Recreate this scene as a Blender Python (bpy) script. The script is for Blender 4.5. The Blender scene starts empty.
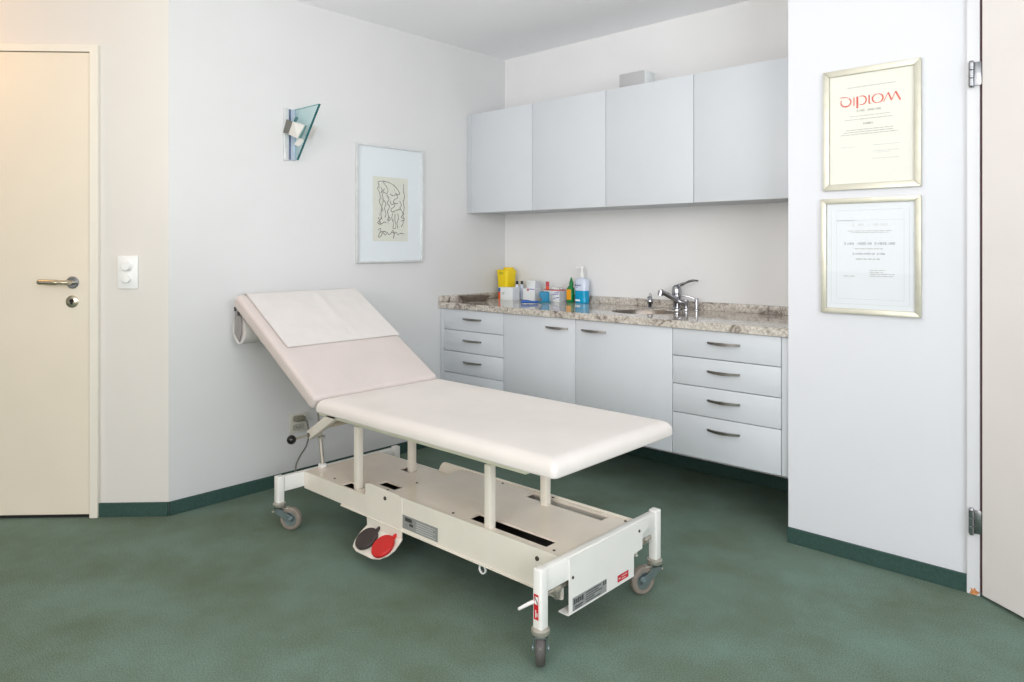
import bpy, bmesh, math, random
from mathutils import Vector, Matrix
random.seed(4)
SC = bpy.context.scene
COL = SC.collection
PI = math.pi

# ------------------------------------------------------------------ materials
def lin(c):
    r = []
    for v in c:
        v /= 255.0
        r.append(v/12.92 if v <= 0.04045 else ((v+0.055)/1.055)**2.4)
    return (r[0], r[1], r[2], 1.0)

def mat(name, col, rough=0.5, metal=0.0, noise=0.0, nscale=8.0, bump=0.0, bscale=200.0, coat=0.0, spec=0.5):
    m = bpy.data.materials.new(name); m.use_nodes = True
    nt = m.node_tree; b = nt.nodes['Principled BSDF']
    b.inputs['Base Color'].default_value = lin(col)
    b.inputs['Roughness'].default_value = rough
    b.inputs['Metallic'].default_value = metal
    b.inputs['Specular IOR Level'].default_value = spec
    if coat: b.inputs['Coat Weight'].default_value = coat; b.inputs['Coat Roughness'].default_value = 0.08
    tc = nt.nodes.new('ShaderNodeTexCoord')
    if noise:
        n = nt.nodes.new('ShaderNodeTexNoise'); n.inputs['Scale'].default_value = nscale; n.inputs['Detail'].default_value = 5
        nt.links.new(tc.outputs['Object'], n.inputs['Vector'])
        r = nt.nodes.new('ShaderNodeValToRGB')
        c0 = [max(0, v*(1-noise)) for v in col]; c1 = [min(255, v*(1+noise)) for v in col]
        r.color_ramp.elements[0].position = 0.3; r.color_ramp.elements[1].position = 0.7
        r.color_ramp.elements[0].color = lin(c0); r.color_ramp.elements[1].color = lin(c1)
        nt.links.new(n.outputs['Fac'], r.inputs['Fac']); nt.links.new(r.outputs['Color'], b.inputs['Base Color'])
    if bump:
        n2 = nt.nodes.new('ShaderNodeTexNoise'); n2.inputs['Scale'].default_value = bscale; n2.inputs['Detail'].default_value = 3
        nt.links.new(tc.outputs['Object'], n2.inputs['Vector'])
        bp = nt.nodes.new('ShaderNodeBump'); bp.inputs['Strength'].default_value = bump; bp.inputs['Distance'].default_value = 0.002
        nt.links.new(n2.outputs['Fac'], bp.inputs['Height']); nt.links.new(bp.outputs['Normal'], b.inputs['Normal'])
    return m

def glass_mat(name, tint, refl=1.0):
    m = bpy.data.materials.new(name); m.use_nodes = True
    nt = m.node_tree; nt.nodes.clear()
    out = nt.nodes.new('ShaderNodeOutputMaterial'); mix = nt.nodes.new('ShaderNodeMixShader')
    tr = nt.nodes.new('ShaderNodeBsdfTransparent'); tr.inputs['Color'].default_value = (*tint, 1)
    gl = nt.nodes.new('ShaderNodeBsdfGlossy'); gl.inputs['Roughness'].default_value = 0.03
    fr = nt.nodes.new('ShaderNodeLayerWeight'); fr.inputs['Blend'].default_value = .5
    pw = nt.nodes.new('ShaderNodeMath'); pw.operation = 'POWER'; pw.inputs[1].default_value = 4.0
    mu = nt.nodes.new('ShaderNodeMath'); mu.operation = 'MULTIPLY_ADD'; mu.inputs[1].default_value = .6*refl; mu.inputs[2].default_value = .03*refl
    nt.links.new(fr.outputs['Facing'], pw.inputs[0]); nt.links.new(pw.outputs[0], mu.inputs[0]); nt.links.new(mu.outputs[0], mix.inputs[0])
    nt.links.new(tr.outputs[0], mix.inputs[1]); nt.links.new(gl.outputs[0], mix.inputs[2]); nt.links.new(mix.outputs[0], out.inputs[0])
    return m

def carpet_mat(name, ca, cb, cc):
    m = bpy.data.materials.new(name); m.use_nodes = True
    nt = m.node_tree; b = nt.nodes['Principled BSDF']; L = nt.links.new
    b.inputs['Roughness'].default_value = 0.95; b.inputs['Specular IOR Level'].default_value = 0.1
    tc = nt.nodes.new('ShaderNodeTexCoord')
    n1 = nt.nodes.new('ShaderNodeTexNoise'); n1.inputs['Scale'].default_value = 3.2; n1.inputs['Detail'].default_value = 5; n1.inputs['Roughness'].default_value = .6
    n2 = nt.nodes.new('ShaderNodeTexNoise'); n2.inputs['Scale'].default_value = 240; n2.inputs['Detail'].default_value = 3
    for n in (n1, n2): L(tc.outputs['Object'], n.inputs['Vector'])
    r1 = nt.nodes.new('ShaderNodeValToRGB'); r1.color_ramp.elements[0].position = .25; r1.color_ramp.elements[1].position = .78
    r1.color_ramp.elements[0].color = lin(ca); r1.color_ramp.elements[1].color = lin(cb)
    L(n1.outputs['Fac'], r1.inputs['Fac'])
    r2 = nt.nodes.new('ShaderNodeValToRGB'); r2.color_ramp.elements[0].position = .3; r2.color_ramp.elements[1].position = .72
    r2.color_ramp.elements[0].color = (.68, .68, .68, 1); r2.color_ramp.elements[1].color = (1.28, 1.28, 1.26, 1)
    L(n2.outputs['Fac'], r2.inputs['Fac'])
    mx = nt.nodes.new('ShaderNodeMix'); mx.data_type = 'RGBA'; mx.blend_type = 'MULTIPLY'; mx.inputs['Factor'].default_value = 1.0
    L(r1.outputs['Color'], mx.inputs['A']); L(r2.outputs['Color'], mx.inputs['B'])
    L(mx.outputs['Result'], b.inputs['Base Color'])
    bp = nt.nodes.new('ShaderNodeBump'); bp.inputs['Strength'].default_value = .35; bp.inputs['Distance'].default_value = .002
    L(n2.outputs['Fac'], bp.inputs['Height']); L(bp.outputs['Normal'], b.inputs['Normal'])
    return m

def granite_mat():
    m = bpy.data.materials.new('polished granite'); m.use_nodes = True
    nt = m.node_tree; b = nt.nodes['Principled BSDF']; L = nt.links.new
    b.inputs['Roughness'].default_value = 0.07; b.inputs['Specular IOR Level'].default_value = 0.8
    tc = nt.nodes.new('ShaderNodeTexCoord')
    mp = nt.nodes.new('ShaderNodeMapping'); mp.inputs['Scale'].default_value = (1, 1.6, 1.6); mp.inputs['Rotation'].default_value = (0, 0, .5)
    L(tc.outputs['Object'], mp.inputs['Vector'])
    n1 = nt.nodes.new('ShaderNodeTexNoise'); n1.inputs['Scale'].default_value = 11; n1.inputs['Detail'].default_value = 7; n1.inputs['Roughness'].default_value = .68; n1.inputs['Distortion'].default_value = 1.2
    L(mp.outputs[0], n1.inputs['Vector'])
    r1 = nt.nodes.new('ShaderNodeValToRGB'); e = r1.color_ramp.elements
    e[0].position = .30; e[0].color = lin((84, 77, 73)); e[1].position = .70; e[1].color = lin((226, 221, 214))
    k = e.new(.40); k.color = lin((150, 140, 131)); k = e.new(.48); k.color = lin((203, 195, 185))
    L(n1.outputs['Fac'], r1.inputs['Fac'])
    n2 = nt.nodes.new('ShaderNodeTexNoise'); n2.inputs['Scale'].default_value = 90; n2.inputs['Detail'].default_value = 4
    L(tc.outputs['Object'], n2.inputs['Vector'])
    r2 = nt.nodes.new('ShaderNodeValToRGB'); r2.color_ramp.elements[0].position = .35; r2.color_ramp.elements[1].position = .6
    r2.color_ramp.elements[0].color = (.55, .53, .5, 1); r2.color_ramp.elements[1].color = (1.05, 1.05, 1.05, 1)
    L(n2.outputs['Fac'], r2.inputs['Fac'])
    mx = nt.nodes.new('ShaderNodeMix'); mx.data_type = 'RGBA'; mx.blend_type = 'MULTIPLY'; mx.inputs['Factor'].default_value = .8
    L(r1.outputs['Color'], mx.inputs['A']); L(r2.outputs['Color'], mx.inputs['B']); L(mx.outputs['Result'], b.inputs['Base Color'])
    return m

WALL = mat('white wall paint', (234, 234, 234), .85, bump=.06, bscale=260, noise=.006, nscale=3, spec=.2)
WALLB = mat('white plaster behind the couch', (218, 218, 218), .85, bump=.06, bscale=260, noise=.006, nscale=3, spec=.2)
WALLA = mat('warm white plaster', (224, 219, 213), .85, bump=.06, bscale=260, noise=.006, nscale=3, spec=.2)
WALLW = mat('white pillar paint', (223, 224, 229), .8, bump=.06, bscale=260, noise=.006, nscale=3, spec=.2)
CEIL = mat('ceiling paint', (250, 250, 252), .9, noise=.005, nscale=2, spec=.1)
CARPET = carpet_mat('green carpet', (102, 114, 96), (121, 145, 135), None)
SKIRT = mat('dark green skirting', (48, 77, 70), .8, noise=.08, nscale=120, bump=.2, bscale=300)
DOOR1 = mat('cream door paint', (235, 224, 206), .5, noise=.006, nscale=4)
DOOR2 = mat('pale grey door paint', (240, 233, 230), .5, noise=.006, nscale=4)
FRAME1 = mat('cream frame paint', (236, 230, 218), .45, noise=.005)
FRAME2 = mat('white frame paint', (222, 222, 225), .45, noise=.005)
GAPSHADE = mat('maroon painted shade', (96, 60, 66), .7, noise=.05)  # shade of the gap beside the right door leaf, as a colour
DARK = mat('dark gap', (30, 28, 28), .8, noise=.05)
CAB = mat('pale grey cabinet front', (208, 212, 217), .42, noise=.006, nscale=5)
CABS = mat('pale grey cabinet carcass', (196, 200, 205), .5, noise=.006, nscale=5)
HANDLE = mat('brushed steel handle', (150, 146, 142), .3, 1.0, noise=.05, nscale=80)
STEEL = mat('steel', (160, 162, 166), .25, 1.0, noise=.04, nscale=60)
CHROME = mat('chrome', (176, 177, 182), .1, 1.0, noise=.02, nscale=30)
GRANITE = granite_mat()
CREAM = mat('cream powder coat', (238, 232, 220), .32, noise=.012, nscale=9, coat=.25)
CREAM2 = mat('white powder coat', (242, 240, 236), .32, noise=.008, nscale=9, coat=.25)
VINYL = mat('cream vinyl upholstery', (233, 226, 221), .5, noise=.012, nscale=6, bump=.08, bscale=420)
PAPER = mat('white couch paper', (222, 217, 214), .9, noise=.01, nscale=18, bump=.25, bscale=30, spec=.1)
BLACK = mat('black plastic', (22, 21, 22), .3, noise=.08)
PEDB = mat('dark grey rubber pedal', (58, 50, 50), .6, noise=.06)
PEDR = mat('red rubber pedal', (206, 34, 34), .5, noise=.05)
UNDER = mat('dark undercarriage metal', (72, 66, 58), .5, .3, noise=.15, nscale=20)
LABELG = mat('grey label', (150, 152, 150), .45, noise=.05, nscale=40)
LABELD = mat('dark label print', (62, 64, 66), .6, noise=.05)
LABELL = mat('light label print', (205, 206, 204), .6, noise=.03)
RED = mat('red sticker', (200, 28, 38), .5, noise=.04)
WHITEP = mat('white plastic', (240, 240, 238), .4, noise=.006)
TYRE = mat('grey rubber tyre', (138, 128, 118), .6, noise=.06, nscale=40)
TYRED = mat('dark grey tyre', (84, 80, 78), .6, noise=.06, nscale=40)
FORK = mat('zinc caster steel', (160, 172, 176), .35, .85, noise=.05, nscale=50)
GREYPL = mat('grey holder plate', (150, 144, 142), .5, noise=.04)
SILVER = mat('silver collar', (196, 190, 180), .35, .7, noise=.04)
CABLE = mat('grey cable', (120, 118, 110), .5, noise=.04)
GOLDF = mat('champagne metal frame', (204, 201, 186), .36, .45, noise=.03, nscale=20)
ALU = mat('aluminium frame', (224, 226, 226), .3, .45, noise=.03, nscale=20)
MOUNT = mat('pale mount board', (230, 234, 238), .9, noise=.004)
SHEET = mat('cream drawing paper', (222, 221, 210), .9, noise=.012, nscale=30)
INK = mat('grey brown ink', (112, 100, 96), .9, noise=.1, nscale=60)
CERT1 = mat('ivory certificate paper', (234, 231, 221), .9, noise=.004)
CERT2 = mat('white certificate paper', (230, 232, 236), .9, noise=.004)
INKR = mat('red ink', (224, 92, 74), .8, noise=.05)
INKG = mat('grey ink', (164, 162, 156), .9, noise=.05)
INKGL = mat('pale grey ink', (196, 196, 196), .9, noise=.03)
GLASS = glass_mat('clear picture glass', (.985, .99, .99), .55)
TEALG = glass_mat('teal tinted glass', (.86, .95, .955), .8)
TEALE = mat('dark teal glass edge', (34, 98, 100), .12, noise=.1, nscale=30)
BLUEMIR = mat('blue mirror strip', (196, 208, 224), .25, .3, noise=.05)
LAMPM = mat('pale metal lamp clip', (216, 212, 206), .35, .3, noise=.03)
LAMPD = mat('shaded metal lamp clip', (120, 118, 110), .4, .4, noise=.04)  # shaded copy of the clip metal, for its side face
YELLOW = mat('yellow plastic', (246, 214, 12), .42, noise=.03)
GREENP = mat('green print', (96, 130, 20), .6, noise=.05)
CARTON = mat('white carton', (232, 236, 236), .6, noise=.01)
CARTONG = mat('grey carton side shade and pale bottle', (206, 210, 216), .6, noise=.01)  # shaded copy of the white carton for right sides; also the pale bottle
ORANGE = mat('orange print', (228, 92, 30), .6, noise=.03)
BLUEP = mat('blue print', (36, 110, 170), .6, noise=.03)
TEAL = mat('teal plastic', (0, 128, 170), .5, noise=.05)
DBLUE = mat('dark blue plastic', (20, 88, 170), .35, noise=.05)
PURPLE = mat('violet print', (136, 120, 190), .6, noise=.05)
PINK = mat('red pink print', (196, 70, 84), .6, noise=.05)
GREENB = mat('green bottle plastic', (12, 122, 62), .3, noise=.05)
AMBER = mat('orange label', (244, 166, 24), .5, noise=.03)
CLEARP = mat('clear plastic bottle', (214, 222, 240), .2, noise=.01)
LIQ = mat('blue disinfectant', (10, 160, 206), .2, noise=.04)
GREYBOX = mat('grey box face', (178, 178, 180), .6, noise=.01)
CHIP = mat('bare wood chip', (196, 130, 80), .8, noise=.2, nscale=60)
BRASS = mat('steel brass handle', (196, 188, 168), .25, .9, noise=.03)
OUTLET = mat('socket plastic', (214, 210, 200), .45, noise=.01)

# ------------------------------------------------------------------ geometry kit
class MB:
    def __init__(s): s.bm = bmesh.new()
    def box(s, x0, x1, y0, y1, z0, z1, bev=0.0, seg=2, M=None):
        t = bmesh.new()
        vs = [t.verts.new((x, y, z)) for x in (x0, x1) for y in (y0, y1) for z in (z0, z1)]
        for f in ((0,1,3,2),(4,6,7,5),(0,4,5,1),(2,3,7,6),(0,2,6,4),(1,5,7,3)): t.faces.new([vs[i] for i in f])
        if bev: bmesh.ops.bevel(t, geom=t.edges[:], offset=bev, segments=seg, profile=.5, affect='EDGES')
        return s.add(t, M)
    def add(s, t, M=None):
        if M is not None: bmesh.ops.transform(t, matrix=M, verts=t.verts[:])
        me = bpy.data.meshes.new('tmp'); t.to_mesh(me); t.free(); s.bm.from_mesh(me); bpy.data.meshes.remove(me)
        return s
    def bar(s, p0, p1, w, h, bev=0.0, up=(0,0,1)):
        p0, p1 = Vector(p0), Vector(p1); d = p1-p0; L = d.length; d.normalize()
        u = Vector(up); y = u.cross(d); y.normalize(); z = d.cross(y)
        M = Matrix(((d.x,y.x,z.x,p0.x),(d.y,y.y,z.y,p0.y),(d.z,y.z,z.z,p0.z),(0,0,0,1)))
        return s.box(0, L, -w/2, w/2, -h/2, h/2, bev, M=M)
    def cyl(s, p0, p1, r0, r1=None, seg=24, bev=0.0):
        r1 = r0 if r1 is None else r1
        p0, p1 = Vector(p0), Vector(p1); d = p1-p0; L = d.length
        prof = [(0,0),(r0,0),(r1,L),(0,L)] if not bev else [(0,0),(r0-bev,0),(r0,bev),(r1,L-bev),(r1-bev,L),(0,L)]
        return s.lathe(prof, p0, d, seg)
    def lathe(s, prof, org, axis=(0,0,1), seg=24, sx=1.0, sy=1.0):
        ax = Vector(axis).normalized(); q = Vector((0,0,1)).rotation_difference(ax).to_matrix().to_4x4()
        M = Matrix.Translation(Vector(org)) @ q
        t = bmesh.new(); rings = []
        for r, z in prof:
            if r < 1e-6: rings.append([t.verts.new((0,0,z))])
            else: rings.append([t.verts.new((sx*r*math.cos(2*PI*k/seg), sy*r*math.sin(2*PI*k/seg), z)) for k in range(seg)])
        for a, b in zip(rings, rings[1:]):
            for k in range(seg):
                j = (k+1) % seg
                if len(a) == 1 and len(b) == 1: continue
                if len(a) == 1: t.faces.new((a[0], b[j], b[k]))
                elif len(b) == 1: t.faces.new((a[k], a[j], b[0]))
                else: t.faces.new((a[k], a[j], b[j], b[k]))
        return s.add(t, M)
    def tube(s, pts, r, seg=10, closed=False):
        pts = [Vector(p) for p in pts]; n = len(pts); t = bmesh.new(); rings = []
        prev = None
        for i, p in enumerate(pts):
            d = (pts[min(i+1, n-1)] - pts[max(i-1, 0)]).normalized()
            if prev is None: a = d.orthogonal().normalized()
            else:
                a = prev - d*prev.dot(d)
                a = a.normalized() if a.length > 1e-6 else d.orthogonal().normalized()
            prev = a; b = d.cross(a)
            rr = r[i] if isinstance(r, (list, tuple)) else r
            rings.append([t.verts.new(p + rr*(math.cos(2*PI*k/seg)*a + math.sin(2*PI*k/seg)*b)) for k in range(seg)])
        for A, B in zip(rings, rings[1:]):
            for k in range(seg): t.faces.new((A[k], A[(k+1)%seg], B[(k+1)%seg], B[k]))
        t.faces.new(rings[0][::-1]); t.faces.new(rings[-1])
        return s.add(t)
    def prism(s, poly, fn, d0, d1, bev=0.0):
        # poly: 2d outline; fn(a,b,d)->world point
        t = bmesh.new()
        A = [t.verts.new(fn(a, b, d0)) for a, b in poly]; B = [t.verts.new(fn(a, b, d1)) for a, b in poly]
        n = len(poly)
        t.faces.new(A[::-1]); t.faces.new(B)
        for k in range(n): t.faces.new((A[k], A[(k+1)%n], B[(k+1)%n], B[k]))
        bmesh.ops.recalc_face_normals(t, faces=t.faces[:])
        if bev: bmesh.ops.bevel(t, geom=t.edges[:], offset=bev, segments=2, profile=.5, affect='EDGES')
        return s.add(t)
    def ribbon(s, pts, w, fn):
        # flat stroke; fn(a,b)->world
        t = bmesh.new(); prev = None; n = len(pts)
        for i, (a, b) in enumerate(pts):
            a0, b0 = pts[max(i-1, 0)]; a1, b1 = pts[min(i+1, n-1)]
            dx, dy = a1-a0, b1-b0; L = math.hypot(dx, dy) or 1
            ww = w[i] if isinstance(w, (list, tuple)) else w
            nx, ny = -dy/L*ww/2, dx/L*ww/2
            cur = (t.verts.new(fn(a+nx, b+ny)), t.verts.new(fn(a-nx, b-ny)))
            if prev: t.faces.new((prev[0], prev[1], cur[1], cur[0]))
            prev = cur
        return s.add(t)
    def slab(s, faces, z0, z1, zf=None):
        # faces: lists of 2d points (top faces, shared corners welded); solid between z0 and z1 (z1 may be offset by zf(x))
        t = bmesh.new(); V = {}
        def v(p):
            k = (round(p[0], 5), round(p[1], 5))
            if k not in V: V[k] = t.verts.new((p[0], p[1], z1 + (zf(p[0]) if zf else 0)))
            return V[k]
        for f in faces: t.faces.new([v(p) for p in f])
        bmesh.ops.recalc_face_normals(t, faces=t.faces[:])
        for f in t.faces:
            if f.normal.z < 0: f.normal_flip()
        r = bmesh.ops.extrude_face_region(t, geom=t.faces[:])
        top = [g for g in r['geom'] if isinstance(g, bmesh.types.BMVert)]
        # extruded copy becomes the bottom
        bmesh.ops.translate(t, vec=(0, 0, z0-z1), verts=top)
        bmesh.ops.recalc_face_normals(t, faces=t.faces[:])
        return s.add(t)
    def build(s, name, m, parent=None, smooth=True, angle=35):
        bmesh.ops.recalc_face_normals(s.bm, faces=s.bm.faces[:])
        if parent is not None:
            bmesh.ops.transform(s.bm, matrix=ROOT[parent.name].inverted(), verts=s.bm.verts[:])
        me = bpy.data.meshes.new(name); s.bm.to_mesh(me); s.bm.free()
        me.materials.append(m)
        o = bpy.data.objects.new(name, me); COL.objects.link(o)
        if smooth:
            for p in me.polygons: p.use_smooth = True
            bm2 = bmesh.new(); bm2.from_mesh(me)
            for e in bm2.edges:
                if len(e.link_faces) == 2 and e.calc_face_angle(0) > math.radians(angle): e.smooth = False
            bm2.to_mesh(me); bm2.free()
        if parent is not None:
            o.parent = parent; ROOT[o.name] = ROOT[parent.name]
        return o

ROOT = {}
def thing(name, label, cat, loc=(0,0,0), rz=0.0, group=None):
    o = bpy.data.objects.new(name, None); COL.objects.link(o)
    o.empty_display_size = .05
    o.location = loc; o.rotation_euler = (0, 0, rz)
    ROOT[o.name] = Matrix.Translation(Vector(loc)) @ Matrix.Rotation(rz, 4, 'Z')
    o['label'] = label; o['category'] = cat
    if group: o['group'] = group
    return o
def rootof(o, loc=(0,0,0)):
    # a single-mesh thing may parent parts too: mesh kept in world coordinates
    ROOT[o.name] = Matrix.Identity(4); return o
def tag(o, label, cat, group=None):
    o['label'] = label; o['category'] = cat
    if group: o['group'] = group
    ROOT[o.name] = Matrix.Identity(4)
    return o
def struct(name, mb, m, label, cat, smooth=False):
    o = mb.build(name, m, None, smooth); o['kind'] = 'structure'; o['label'] = label; o['category'] = cat
    ROOT[o.name] = Matrix.Identity(4)
    return o
def centred(o):
    # move the origin of a single-mesh thing to its base
    me = o.data; xs = [v.co for v in me.vertices]
    c = Vector((sum((min(v[i] for v in xs), max(v[i] for v in xs)))/2 for i in range(3))); c.z = min(v.z for v in xs)
    me.transform(Matrix.Translation(-c)); o.location = c; ROOT[o.name] = Matrix.Translation(c)
    return o
def catmull(pts, n=6):
    P = [Vector(p) for p in pts]; out = []
    for i in range(len(P)-1):
        p0 = P[max(i-1, 0)]; p1 = P[i]; p2 = P[i+1]; p3 = P[min(i+2, len(P)-1)]
        for k in range(n):
            t = k/n
            out.append(.5*((2*p1)+(p2-p0)*t+(2*p0-5*p1+4*p2-p3)*t*t+(3*p1-p0-3*p2+p3)*t**3))
    out.append(P[-1]); return out
def rrect(x0, x1, y0, y1, r, n=6):
    out = []
    for cx, cy, a0 in ((x1-r, y1-r, 0), (x0+r, y1-r, 90), (x0+r, y0+r, 180), (x1-r, y0+r, 270)):
        for k in range(n+1):
            a = math.radians(a0+90*k/n); out.append((cx+r*math.cos(a), cy+r*math.sin(a)))
    return out

# ------------------------------------------------------------------ the setting
ZC = 2.47
YA = -2.205
S2 = math.sqrt(.5)
def A(t, z, off=0.0):          # point on the angled left wall: t along it from the corner, off into the room
    return Vector((-S2*t + S2*off, YA - S2*t - S2*off, z))
XD, YD = 2.156, -0.602

struct('floor', MB().box(-3.2, 5.2, -6.2, 0.6, -.05, 0), CARPET, 'green short pile carpet covering the whole floor', 'floor')
struct('ceiling', MB().box(-3.2, 5.2, -6.2, 0.6, ZC, ZC+.08), CEIL, 'plain pale grey white ceiling above the room', 'ceiling')
struct('wall_left', MB().box(-.12, 0, YA, 0, 0, ZC), WALLB, 'white wall behind the head of the couch with lamp and picture', 'wall')
struct('wall_back', MB().box(-.12, 5.2, 0, .12, 0, ZC), WALL, 'white back wall behind the kitchen style cabinets', 'wall')
struct('wall_right', MB().box(XD, 2.783, YD, -.002, 0, ZC), WALLW, 'bright white projecting wall with two framed certificates', 'wall')
mb = MB()
mb.prism([(0, 0), (3.6, 0), (3.6, ZC), (0, ZC)], lambda a, b, d: A(a, b, d), -.12, 0)
struct('wall_angled', mb, WALLA, 'white angled wall with the cream door and dimmer switch', 'wall')

struct('wall_front', MB().box(-3.2, 5.2, -6.32, -6.2, 0, ZC), WALL, 'white wall behind the camera, opposite the cabinets', 'wall')
struct('wall_side', MB().box(5.2, 5.32, -6.2, .12, 0, ZC), WALL, 'white side wall far to the right, outside the picture', 'wall')
struct('wall_far_left', MB().box(-3.32, -3.2, -6.2, -4.6, 0, ZC), WALL, 'white side wall far to the left, outside the picture', 'wall')
bb = .061
struct('baseboard_left', MB().prism([(0,0),(0,1)], lambda a,b,d: Vector((0,0,0)), 0, 0) if False else
       MB().box(0.0005, .012, YA, -.013, .0005, bb), SKIRT, 'dark green carpet skirting along the wall behind the couch', 'skirting')
struct('baseboard_back', MB().box(.0005, XD-.001, -.012, -.0005, .0005, bb), SKIRT, 'dark green skirting under the wall hung cabinets', 'skirting')
struct('baseboard_right', MB().box(XD, 2.782, YD-.012, YD-.0005, .0005, bb), SKIRT, 'dark green skirting below the framed certificates', 'skirting')
mb = MB(); mb.prism([(0, .0005), (.304, .0005), (.304, bb), (0, bb)], A, .0005, .012)
struct('baseboard_angled', mb, SKIRT, 'short dark green skirting between cream door and wall corner', 'skirting')

# cream door on the angled wall
mb = MB()
mb.prism([(.301, 0), (.301, 2.105), (1.30, 2.105), (1.30, 0), (1.258, 0), (1.258, 2.072), (.337, 2.072), (.337, 0)], A, .0006, .022, bev=.002)
struct('trim_1', mb, FRAME1, 'cream painted frame around the closed left door', 'door frame')
mb = MB(); mb.prism([(.3405, .016), (1.2545, .016), (1.2545, 2.0685), (.3405, 2.0685)], A, .003, .015, bev=.0015)
d1 = struct('door_1', mb, DOOR1, 'closed plain cream door with a steel lever handle', 'door')
mb = MB(); mb.prism([(.3375, .0006), (1.2575, .0006), (1.2575, .016), (.3375, .016)], A, .0006, .006)
struct('trim_2', mb, DARK, 'dark strip painted as shade in the gap under the closed cream door', 'gap shade')  # dark colour stands in for the shade below the leaf
mb = MB(); mb.prism([(.3372, .0162), (.3403, .0162), (.3403, 2.0687), (1.2575, 2.0687), (1.2575, 2.0715), (.3372, 2.0715)], A, .0006, .004)
struct('trim_3', mb, mat('brown shadow gap', (120, 105, 90), .9, noise=.05), 'thin brown strip painted as gap shade around the closed cream door leaf', 'door seal')  # brown strip carries the shade of the gap around the leaf
def lever():
    mb = MB(); nrm = (S2, -S2, 0)
    mb.lathe([(0,0),(.027,0),(.027,.006),(.024,.009),(0,.009)], A(.411, 1.047, .0152), nrm, 28)
    o = mb.build('handle_rose', STEEL, d1)
    mb = MB()
    p = [A(.411,1.047,.024), A(.411,1.047,.045), A(.415,1.0472,.055), A(.425,1.0475,.059), A(.445,1.048,.061), A(.48,1.049,.061), A(.522,1.0505,.061), A(.531,1.0505,.059)]
    mb.tube(catmull(p, 5), [.0105]*14 + [.0100]*8 + [.0125]*12 + [.009]*2, 14)
    mb.build('lever_handle', BRASS, d1)
    mb = MB(); mb.lathe([(0,0),(.027,0),(.027,.004),(.024,.006),(0,.006)], A(.413, .962, .0152), nrm, 28)
    k = mb.build('lock_rose', BRASS, d1)
    mb = MB()
    mb.lathe([(0,0),(.0085,0),(.0085,.003),(0,.003)], A(.413, .966, .0214), nrm, 16)
    mb.bar(A(.413,.966,.0225), A(.413,.950,.0225), .008, .003, up=(S2,-S2,0))
    mb.build('key_slot', DARK, k)
lever()

# right hand door, ajar, hinged on the end of the pillar
mb = MB()
mb.box(2.7835, 2.823, YD-.016, -.005, 0.0005, ZC-.001, .002)
t4 = struct('trim_4', mb, FRAME2, 'white door post at the end of the pillar wall with hinges', 'door frame')
struct('trim_5', MB().box(2.8232, 2.8290, YD-.010, -.3, .012, ZC-.001), GAPSHADE, 'dark maroon painted shade between right door post and door leaf', 'door seal')  # strip fills the door gap, its shade put into the maroon
chip = MB(); chip.prism([(2.792,.004),(2.803,.001),(2.815,.004),(2.822,.014),(2.812,.018),(2.808,.027),(2.802,.019),(2.795,.024),(2.797,.014)], lambda a,b,d: Vector((a, d, b)), YD-.0166, YD-.0161)
chip.build('chipped_paint', CHIP, t4)['label'] = 'chipped patch of bare wood'
ang = math.radians(-34.0)
hx, hy = 2.8310, YD-.028
def D2(a, d, z): return Vector((hx + math.cos(ang)*a - math.sin(ang)*d, hy + math.sin(ang)*a + math.cos(ang)*d, z))
mb = MB(); mb.prism([(0, .012), (.86, .012), (.86, ZC-.03), (0, ZC-.03)], lambda a, b, d: D2(a, d, b), 0, .042, bev=.002)
d2 = struct('door_2', mb, DOOR2, 'pale grey door leaf standing ajar at the right edge', 'door')
for zc in (1.80, .257):
    mb = MB(); px, py = 2.800, YD-.0265
    for k in range(3): mb.cyl((px, py, zc-.042+k*.028), (px, py, zc-.0155+k*.028), .0095, bev=.0012)
    mb.cyl((px, py, zc-.047), (px, py, zc-.042), .006, .0085); mb.cyl((px, py, zc+.0405), (px, py, zc+.046), .0085, .006)
    mb.box(px+.0085, px+.029, py+.000, py+.003, zc-.040, zc+.040, .0008)
    mb.box(px-.004, px+.004, py+.006, py+.0104, zc-.041, zc+.041)
    h = mb.build('door_hinge', STEEL, d2); h['label'] = 'steel door hinge'

# ------------------------------------------------------------------ cabinets
YL, ZB, ZT = -.586, .2548, .8335
def bow_handle(cx, z, w, y, parent, name='handle'):
    mb = MB(); n = 14; pts = []
    for k in range(n+1):
        t = -1+2*k/n; pts.append((cx+t*w/2, y-.006-.022*(1-t*t), z+.0))
    # flat bowed strip
    t_ = bmesh.new(); rings = []
    for k, p in enumerate(pts):
        hh = .0045+.0025*(1-abs(-1+2*k/n))
        rings.append([t_.verts.new((p[0], p[1]-.003, p[2]-hh)), t_.verts.new((p[0], p[1]-.003, p[2]+hh)), t_.verts.new((p[0], p[1]+.003, p[2]+hh)), t_.verts.new((p[0], p[1]+.003, p[2]-hh))])
    for a, b in zip(rings, rings[1:]):
        for k in range(4): t_.faces.new((a[k], a[(k+1)%4], b[(k+1)%4], b[k]))
    t_.faces.new(rings[0][::-1]); t_.faces.new(rings[-1]); mb.add(t_)
    for s_ in (-1, 1): mb.cyl((cx+s_*(w/2-.006), y-.008, z), (cx+s_*(w/2-.006), y-.0002, z), .0045, seg=12)
    return mb.build(name, HANDLE, parent)
def front(x0, x1, z0, z1, parent, name, m=CAB, y=YL):
    return MB().box(x0+.0017, x1-.0017, y, y+.0185, z0+.0017, z1-.0017, .0012).build(name, m, parent)
def carcass(x0, x1, parent, z0=ZB, z1=ZT, y=YL, yb=-.0006):
    return MB().box(x0+.0008, x1-.0008, y+.021, yb, z0+.001, z1-.001).build('carcass', CABS, parent, smooth=False)
XS = [.036, .538, 1.049, 1.613, 2.120]
SZ = [ZT, .706, .5776, .4465, ZB]
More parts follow.
